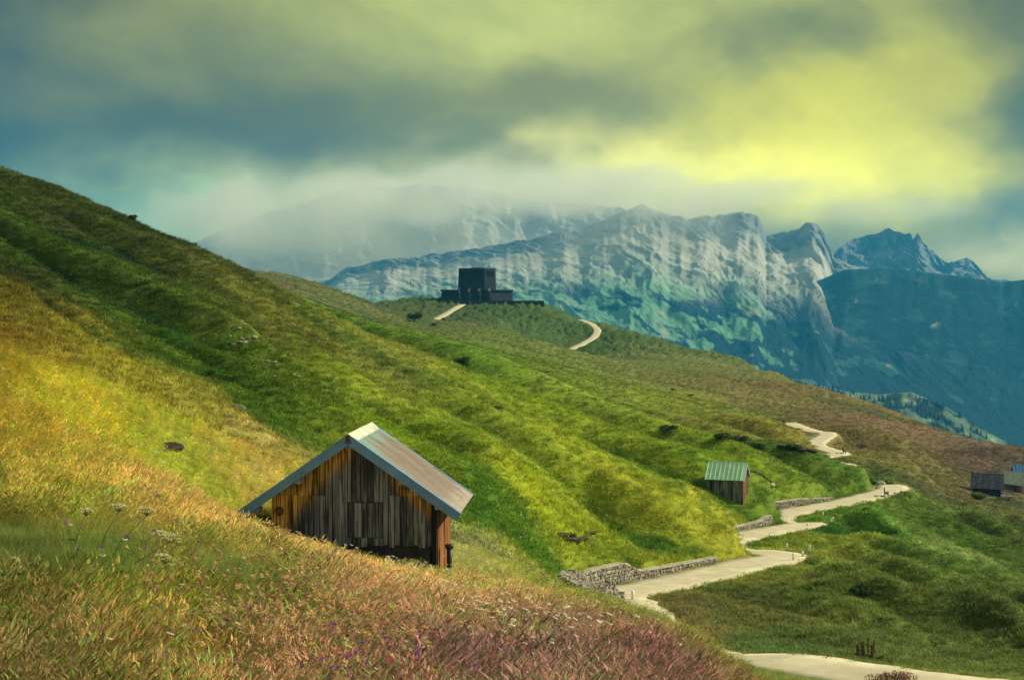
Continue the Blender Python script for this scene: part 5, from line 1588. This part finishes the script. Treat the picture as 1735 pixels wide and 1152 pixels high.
# ------------------------------------------------------------------ flowers (too many to count)
M_PETAL = leaf_mat('petals', trans=.25)
M_STEM = leaf_mat('stems', False, (.12, .15, .03), .2)
M_EYE = leaf_mat('flower_eye', False, (.55, .36, .03), .1)
def flower(kind, seed):
    rr = random.Random(seed); V, Fc, T, mi = [], [], [], []
    h = rr.uniform(.36, .56); w_ = rr.uniform(.05, .3)
    n0 = len(Fc); blade(V, Fc, T, (0, 0), rr.uniform(0, 6), h, .006, .05, .02, (1, 1, 1), 3, w_); mi += [1] * (len(Fc) - n0)
    cx_, cz_ = w_ * h, h * .985
    if kind == 'daisy':
        N = 11; tl = rr.uniform(-.5, .3)
        for i in range(N):
            a = 2 * math.pi * i / N; b = len(V); R = .024
            for rad, da in ((.007, 0), (R * .75, -.2), (R, 0), (R * .75, .2)):
                X_, Y_ = rad * math.cos(a + da), rad * math.sin(a + da)
                V.append((cx_ + X_, Y_, cz_ + X_ * math.tan(tl) + (.004 if rad < .01 else 0))); T.append((1, 1, 1))
            Fc.append((b, b + 1, b + 2, b + 3)); mi.append(0)
        b = len(V)
        for i in range(6): V.append((cx_ + .010 * math.cos(i * 1.047), .010 * math.sin(i * 1.047), cz_ + .006)); T.append((1, 1, 1))
        Fc.append(tuple(range(b, b + 6))); mi.append(2)
    else:
        R = .021 if kind == 'clover' else .026                      # round tufted head
        for i in range(26):
            th, ph = math.acos(1 - 1.5 * rr.random()), rr.uniform(0, 6.28); b = len(V)
            d = Vector((math.sin(th) * math.cos(ph), math.sin(th) * math.sin(ph), math.cos(th)))
            s = d.cross(Vector((.3, .5, .8))).normalized() * R * .25; k = rr.uniform(.7, 1.3)
            for q in (d * R * .2, d * R * .7 + s, d * R * 1.1, d * R * .7 - s): V.append((cx_ + q.x, q.y, cz_ + q.z)); T.append((k, k, k))
            Fc.append((b, b + 1, b + 2, b + 3)); mi.append(0)
    return proto(kind, V, Fc, T, (M_PETAL, M_STEM, M_EYE), mi)
def flowers(name, kind, blobs, col, lab, smin=.9, smax=1.3, colvar=.12):
    xs, ys = [], []
    for px, d, spx, sd, n in blobs:
        dd = np.maximum(d * np.exp(RS.randn(n) * sd), 5.5); u = u_of(px + RS.randn(n) * spx)
        xs.append(u * dd); ys.append(dd)
    x, y = np.concatenate(xs), np.concatenate(ys); z, nr_ = ground(x, y)
    k = (nr_ > 2) & barn_clear(x, y, .05) & (np.abs(x / y) < .42); x, y, z = x[k], y[k], z[k]; n = len(x)
    s = smin + (smax - smin) * RS.rand(n); s = s * (1 + np.maximum(y - 25, 0) / 60)
    scatter(name, [flower(kind, k) for k in range(4)], x, y, z - .02, np.stack([s, s, s / (1 + np.maximum(y - 25, 0) / 60)], -1), np.stack([(RS.rand(n) - .5) * .3, (RS.rand(n) - .5) * .3, (RS.rand(n) - .5) * 2], -1), (RS.rand(n) * 4).astype(int),
            np.clip(np.array(col) * (1 + colvar * (RS.rand(n, 3) - .5) * 2), 0, .95), lab, 'flowers')
flowers('daisies', 'daisy', [(660, 27, 60, .08, 60), (720, 21, 50, .05, 50), (790, 20, 55, .06, 70), (850, 16, 60, .08, 90), (900, 14.5, 70, .10, 100), (950, 16, 60, .12, 90), (600, 31, 60, .06, 45), (480, 33, 40, .06, 30), (760, 33, 50, .08, 40),
        (150, 36, 120, .15, 120), (330, 40, 90, .12, 120), (860, 42, 60, .1, 60), (420, 44, 60, .1, 60), (1000, 30, 60, .2, 40), (250, 13, 150, .3, 25), (950, 60, 120, .1, 70), (800, 80, 200, .2, 150)], (.85, .84, .74), 'small white daisies scattered through the dry meadow')
flowers('purple_flowers', 'thistle', [(300, 13, 130, .2, 16), (250, 17, 120, .2, 10), (560, 10, 40, .06, 12), (640, 11, 120, .12, 14), (450, 22, 120, .2, 6), (1000, 30, 90, .2, 10)], (.38, .12, .42), 'purple scabious and knapweed heads among the grass', .8, 1.25, .2)
flowers('cream_flower_heads', 'clover', [(420, 11, 70, .1, 130), (330, 12.5, 60, .1, 70), (530, 11.5, 80, .12, 110), (450, 14, 60, .08, 60), (620, 10, 90, .08, 60), (560, 13, 80, .1, 60)], (.62, .46, .22), 'cream and buff seed heads in the foreground grass', .9, 1.5, .2)
flowers('pink_flower_heads', 'clover', [(500, 11, 120, .15, 130), (400, 12, 90, .1, 70), (700, 13, 140, .2, 120), (200, 14, 100, .2, 26)], (.50, .22, .20), 'pinkish clover heads and sorrel in the foreground grass', .8, 1.3, .25)

# ------------------------------------------------------------------ large flowering hogweeds, one by one
M_UMBEL = leaf_mat('cream_umbel', False, (.62, .58, .30), .2)
M_HSTEM = leaf_mat('hogweed_stem', False, (.20, .17, .07), .1)
M_HLEAF = leaf_mat('hogweed_leaf', False, (.09, .16, .03), .3)
def hogweed(px, d, h, lean, R, lab, leaves=3, seed=0):
    rr = random.Random(seed); x = (px - CX) / F * d
    r = empty('hogweed_plant', (x, d, gz(x, d)))
    h *= .8; R *= .85
    top = Vector((lean * h, -.05 * h, h))
    mid = Vector((lean * h * .38, 0, h * .55))
    st = MB().tube([(0, 0, -.03), mid, top], [.007, .006, .004], 6).build('stem', M_HSTEM, r, True)
    u = MB(); fl = MB()
    N = 16
    tiltx = lean * .35
    for i in range(N):
        a = i * 2.399; q = math.sqrt((i + .5) / N); e = top + Vector((math.cos(a) * q * R, math.sin(a) * q * R, .05 + .035 * (1 - q * q) - tiltx * math.cos(a) * q * R))
        u.tube([top, e], .0028, 4, cap=False)
        for k in range(12):
            aa, rad = rr.uniform(0, 6.28), R * .24 * math.sqrt(rr.random()); c = e + Vector((math.cos(aa) * rad, math.sin(aa) * rad, rr.uniform(0, .014)))
            s = rr.uniform(.007, .013); b = len(fl.v)
            for w4 in range(5): fl.v.append((c.x + s * math.cos(w4 * 1.256 + aa), c.y + s * math.sin(w4 * 1.256 + aa), c.z + rr.uniform(-.004, .006)))
            fl.f.append(tuple(range(b, b + 5))); fl.mi.append(0)
    u.build('umbel_rays', M_HSTEM, r)
    o = fl.build('umbel', M_UMBEL, r)
    for k in range(leaves):
        a = rr.uniform(0, 6.28); t = rr.uniform(.1, .5); b0 = mid * (t / .55) ; L = rr.uniform(.16, .3); lf = MB()
        for sgn in (-1, 0, 1):
            aa = a + sgn * .75; LL = L * (1 if sgn == 0 else .7); bb = len(lf.v)
            dx, dy = math.cos(aa), math.sin(aa)
            prof = [(0, 0), (.25, .16), (.45, .24), (.6, .17), (.8, .15), (1, 0)]
            for tt, ww in prof: lf.v.append((b0.x + dx * LL * tt - dy * ww * LL, b0.y + dy * LL * tt + dx * ww * LL, b0.z + .1 * math.sin(tt * 2.6) * LL * 4 * .25))
            for tt, ww in prof[-2:0:-1]: lf.v.append((b0.x + dx * LL * tt + dy * ww * LL, b0.y + dy * LL * tt - dx * ww * LL, b0.z + .1 * math.sin(tt * 2.6) * LL * 4 * .25))
            lf.f.append(tuple(range(bb, len(lf.v)))); lf.mi.append(0)
        lf.build('leaf', M_HLEAF, r)
    tag(r, lab, 'hogweed', 'flowering hogweeds in the left meadow')
hogweed(160, 16.5, .78, .45, .13, 'hogweed with flat cream umbel, highest of the left clump', 3, 1)
hogweed(172, 15.5, .82, .75, .12, 'hogweed with rounded greenish umbel in the middle of the left clump', 4, 2)
hogweed(190, 14.5, .62, 1.15, .17, 'hogweed with the broadest cream umbel leaning right in the left clump', 4, 3)
hogweed(228, 14.0, .48, .75, .10, 'low hogweed with small pale umbel under the left clump', 3, 4)
hogweed(120, 17, .62, .35, .10, 'hogweed with thin cream umbel at the left of the clump', 3, 5)
hogweed(-4, 12.5, .50, .35, .05, 'white umbel at the very left edge of the meadow', 2, 6)
hogweed(12, 12.2, .46, .3, .05, 'second small white umbel from the left edge', 2, 7)
hogweed(36, 12.0, .40, .25, .045, 'third small white umbel from the left edge, the lowest', 2, 8)

# ------------------------------------------------------------------ shrubs
M_SHRUB = leaf_mat('shrub_leaf', False, (.05, .095, .018), .25)
M_TWIG = simple_mat('shrub_twig', (.05, .04, .03), 0.9)
def shrub(px, d, wd, ht, lab, seed=0, mat=None, n=900, ls=None, name='shrub', group=None, cat='shrub', lift=0.0):
    if d < 0: d = hit(px, -d)
    if wd < 0: wd = -wd * d / F; ht = wd * ht
    rr = random.Random(seed); x = (px - CX) / F * d
    r = empty(name, (x, d, gz(x, d) + lift)); ls = ls or wd * .055
    st = MB()
    for k in range(7):
        a = rr.uniform(0, 6.28); e = rr.uniform(.3, .8) * wd / 2
        st.tube([(0, 0, -.1), (math.cos(a) * e * .4, math.sin(a) * e * .4, ht * .45), (math.cos(a) * e, math.sin(a) * e, ht * rr.uniform(.7, .95))], [wd * .02, wd * .014, wd * .006], 5)
    st.build('stem', M_TWIG, r)
    lobes = [(rr.uniform(-.32, .32) * wd, rr.uniform(-.32, .32) * wd, ht * rr.uniform(.35, .72), wd * rr.uniform(.16, .30), ht * rr.uniform(.2, .34)) for _ in range(10)]
    b = MB()
    for k in range(n):
        L = rr.choice(lobes); d_ = Vector((rr.gauss(0, 1), rr.gauss(0, 1), rr.gauss(0, 1))).normalized(); q = rr.random() ** .4
        c = Vector((L[0] + d_.x * L[3] * q, L[1] + d_.y * L[3] * q, max(L[2] + d_.z * L[4] * q, .02)))
        t = Vector((rr.gauss(0, 1), rr.gauss(0, 1), rr.gauss(.6, 1))).normalized(); s = t.cross(Vector((rr.gauss(0, 1), rr.gauss(0, 1), 1))).normalized()
        l_ = ls * rr.uniform(.7, 1.4)
        b.add([c - t * l_, c + s * l_ * .45, c + t * l_, c - s * l_ * .45], [(0, 1, 2, 3)])
    b.build('foliage', mat or M_SHRUB, r)
    tag(r, lab, cat, group)
    return r
shrub(1459, -1012, -42, .58, 'round dark green bush on the slope below the road', 1)
shrub(702, -545, -28, .58, 'dark bush on the far slope left below the memorial', 2)
shrub(782, -622, -28, .58, 'dark round bush in the middle of the far green slope', 3)
shrub(226, 128.5, .8, .75, 'small dark bush on the left skyline ridge', 4, ls=.07)
shrub(1135, -732, -32, .36, 'low dark bush on the slope above the small hut', 5)
shrub(735, -553, -13, .36, 'small dark bush right of the bush below the memorial', 6)
shrub(845, -696, -20, .36, 'low dark heath patch on the ribbed slope', 7)
shrub(1345, -764, -32, .36, 'dark low scrub on the bank left of the zigzag', 8)
shrub(1470, 160, 2.4, 1.0, 'dark scrub in the bank of the widest upper bend', 9)
shrub(1660, -846, -26, .36, 'low green bush in front of the dark cabin', 10)
shrub(1171, -672, -12, .36, 'tiny dark shrub high on the brown slope', 11)
shrub(1375, 84, .9, .35, 'low green tuft bush under the nearest bend', 12, leaf_mat('fresh_leaf', False, (.10, .22, .03), .3))
shrub(1515, 43, 1.9, .62, 'reddish brown dry clump at the bottom edge before the road', 13, leaf_mat('dry_leaf', False, (.22, .12, .07), .25), n=3200, ls=.03)
shrub(1140, -662, -11, .36, 'small dark shrub left of another on the far slope', 15)
shrub(1222, -745, -34, .36, 'dark green scrub at the left of the scrub band above the hut', 16)
shrub(1252, -752, -36, .36, 'dark green scrub in the middle of the band above the hut', 17)
shrub(1285, -762, -30, .36, 'dark green scrub at the right of the band above the hut', 18)
shrub(965, -914, -32, .36, 'dark heather patch on the slope above the rubble wall', 14)
# dock plant with brown seed spikes
x = (1476 - CX) / F * 52.5
dk = empty('dock_plant', (x, 52.5, gz(x, 52.5)))
M_DOCK = leaf_mat('dock_seed', False, (.10, .035, .02), .1)
rr = random.Random(4); sp_m = MB()
for k in range(8):
    xx, yy, h = rr.uniform(-.45, .45), rr.uniform(-.25, .25), rr.uniform(.6, 1.0); s1 = MB()
    s1.tube([(xx, yy, 0), (xx * 1.15, yy, h)], .012, 5)
    for q in range(60):
        t = rr.uniform(.4, 1); a = rr.uniform(0, 6.28); R = .055 * (1.2 - t); c = Vector((xx * (1 + .15 * t) + R * math.cos(a), yy + R * math.sin(a), h * t))
        s1.add([c + Vector((-.018, 0, 0)), c + Vector((0, .012, .02)), c + Vector((.018, 0, 0)), c + Vector((0, -.012, -.02))], [(0, 1, 2, 3)])
    s1.build('seed_spike', M_DOCK, dk)
lf = MB()
for k in range(16):
    a, L = rr.uniform(0, 6.28), rr.uniform(.25, .45); c = Vector((rr.uniform(-.3, .3), rr.uniform(-.2, .2), .05)); dx, dy = math.cos(a), math.sin(a); b = len(lf.v)
    for t, ww in ((0, .0), (.3, .12), (.7, .12), (1, 0)): lf.v.append((c.x + dx * L * t - dy * ww * L, c.y + dy * L * t + dx * ww * L, c.z + .25 * math.sin(t * 2.5)))
    for t, ww in ((.7, .12), (.3, .12)): lf.v.append((c.x + dx * L * t + dy * ww * L, c.y + dy * L * t - dx * ww * L, c.z + .25 * math.sin(t * 2.5)))
    lf.f.append(tuple(range(b, len(lf.v)))); lf.mi.append(0)
lf.build('leaves', leaf_mat('dock_leaf', False, (.06, .10, .02), .2), dk)
tag(dk, 'dock plant with upright rusty brown seed spikes by the bottom road', 'dock plant')

# ------------------------------------------------------------------ conifers
M_NEEDLE = leaf_mat('conifer_needles', False, (.008, .028, .040), .05)
def conifer_parts(seed, H=1.0):
    rr = random.Random(seed); tr = MB().tube([(0, 0, -.05), (0, 0, .5), (0, 0, .95)], [.022, .013, .004], 5)
    cr_ = MB(); lv = 8
    for k in range(lv):
        z = .10 + .86 * k / lv; R = .19 * (1 - k / lv) ** .85 + .015; b = len(cr_.v); n = 9
        cr_.v.append((0, 0, z + .17 * (1 - k / lv * .4)))
        for i in range(n):
            a = 2 * math.pi * i / n + k; r_ = R * rr.uniform(.55, 1.15); cr_.v.append((math.cos(a) * r_, math.sin(a) * r_, z - rr.uniform(0, .03)))
        for i in range(n): cr_.f.append((b, b + 1 + i, b + 1 + (i + 1) % n)); cr_.mi.append(0)
    return tr, cr_
def forest(name, Vg, Fg, n, hmin, hmax, lab, tmin=0.0, tmax=.9, thr=.45):
    nr2, nc2 = Fg.shape
    w2 = (Fg[:nr2] > thr).astype(float); w2[int(nr2 * tmax):] = 0; w2[:max(1, int(nr2 * tmin))] = 0
    area = np.abs(np.gradient(Vg[..., 0], axis=1)) * np.abs(np.gradient(Vg[..., 1], axis=0)); pr = (w2 * area).ravel(); pr /= pr.sum()
    k = RS.choice(len(pr), n, p=pr); r_, c_ = np.clip(k // nc2, 0, nr2 - 2), np.clip(k % nc2, 0, nc2 - 2); a, b_ = RS.rand(n)[:, None], RS.rand(n)[:, None]
    Pp = (Vg[r_, c_] * (1 - a) + Vg[r_, c_ + 1] * a) * (1 - b_) + (Vg[r_ + 1, c_] * (1 - a) + Vg[r_ + 1, c_ + 1] * a) * b_
    protos = []
    for q in range(3):
        tr, cr_ = conifer_parts(60 + q); m = MB(); m.add(tr.v, tr.f); m.add(cr_.v, cr_.f)
        protos.append(bpy.data.objects.new('c', m.mesh('forest_conifer', [M_NEEDLE])))
    s = hmin + (hmax - hmin) * RS.rand(n)
    scatter(name, protos, Pp[:, 0], Pp[:, 1], Pp[:, 2] - 1, np.stack([s * 1.05, s * 1.05, s], -1), np.stack([np.zeros(n), np.zeros(n), RS.rand(n) * 6.28], -1), (RS.rand(n) * 3).astype(int), np.ones((n, 3)), lab, 'forest')
forest('valley_forest', VM, FM, 7000, 5, 10, 'scattered conifer woods on the lower slopes under the rock walls')
forest('mountain_forest', VR, FR, 16000, 6, 11, 'dark conifer forest covering the blue mountainside on the right')
forest('spur_forest', VS, FS, 3000, 8, 14, 'conifer wood on the spur beyond the right skyline')
random.seed(91)
trp, crp = conifer_parts(5); trm, crm = trp.mesh('trunk', [M_TWIG]), crp.mesh('crown', [M_NEEDLE])
crest_row = int(np.argmax(TS[:, 0] >= 0.97))
for k, px in enumerate([1338, 1347, 1359, 1367, 1374, 1381, 1388, 1396, 1404, 1412, 1421, 1432, 1441, 1447, 1452, 1458, 1465, 1474, 1482, 1489, 1497, 1504, 1511]):
    c_ = int(np.argmin(np.abs(VS[crest_row, :, 0] / VS[crest_row, :, 1] * F + CX - px)))
    row = max(0, crest_row - random.randint(0, 8)); v = VS[row, c_]
    H = random.uniform(8, 15)
    t = empty('conifer_tree', (float(v[0]), float(v[1]), float(v[2]) - .5)); t.scale = (H * 1.1, H * 1.1, H); t.rotation_euler = (0, 0, random.uniform(0, 6))
    for nm, me_ in (('trunk', trm), ('crown', crm)):
        o = bpy.data.objects.new(nm, me_); COL.objects.link(o); o.parent = t
    tag(t, 'small dark conifer standing along the spur just beyond the right skyline', 'conifer', 'conifers along the spur crest')
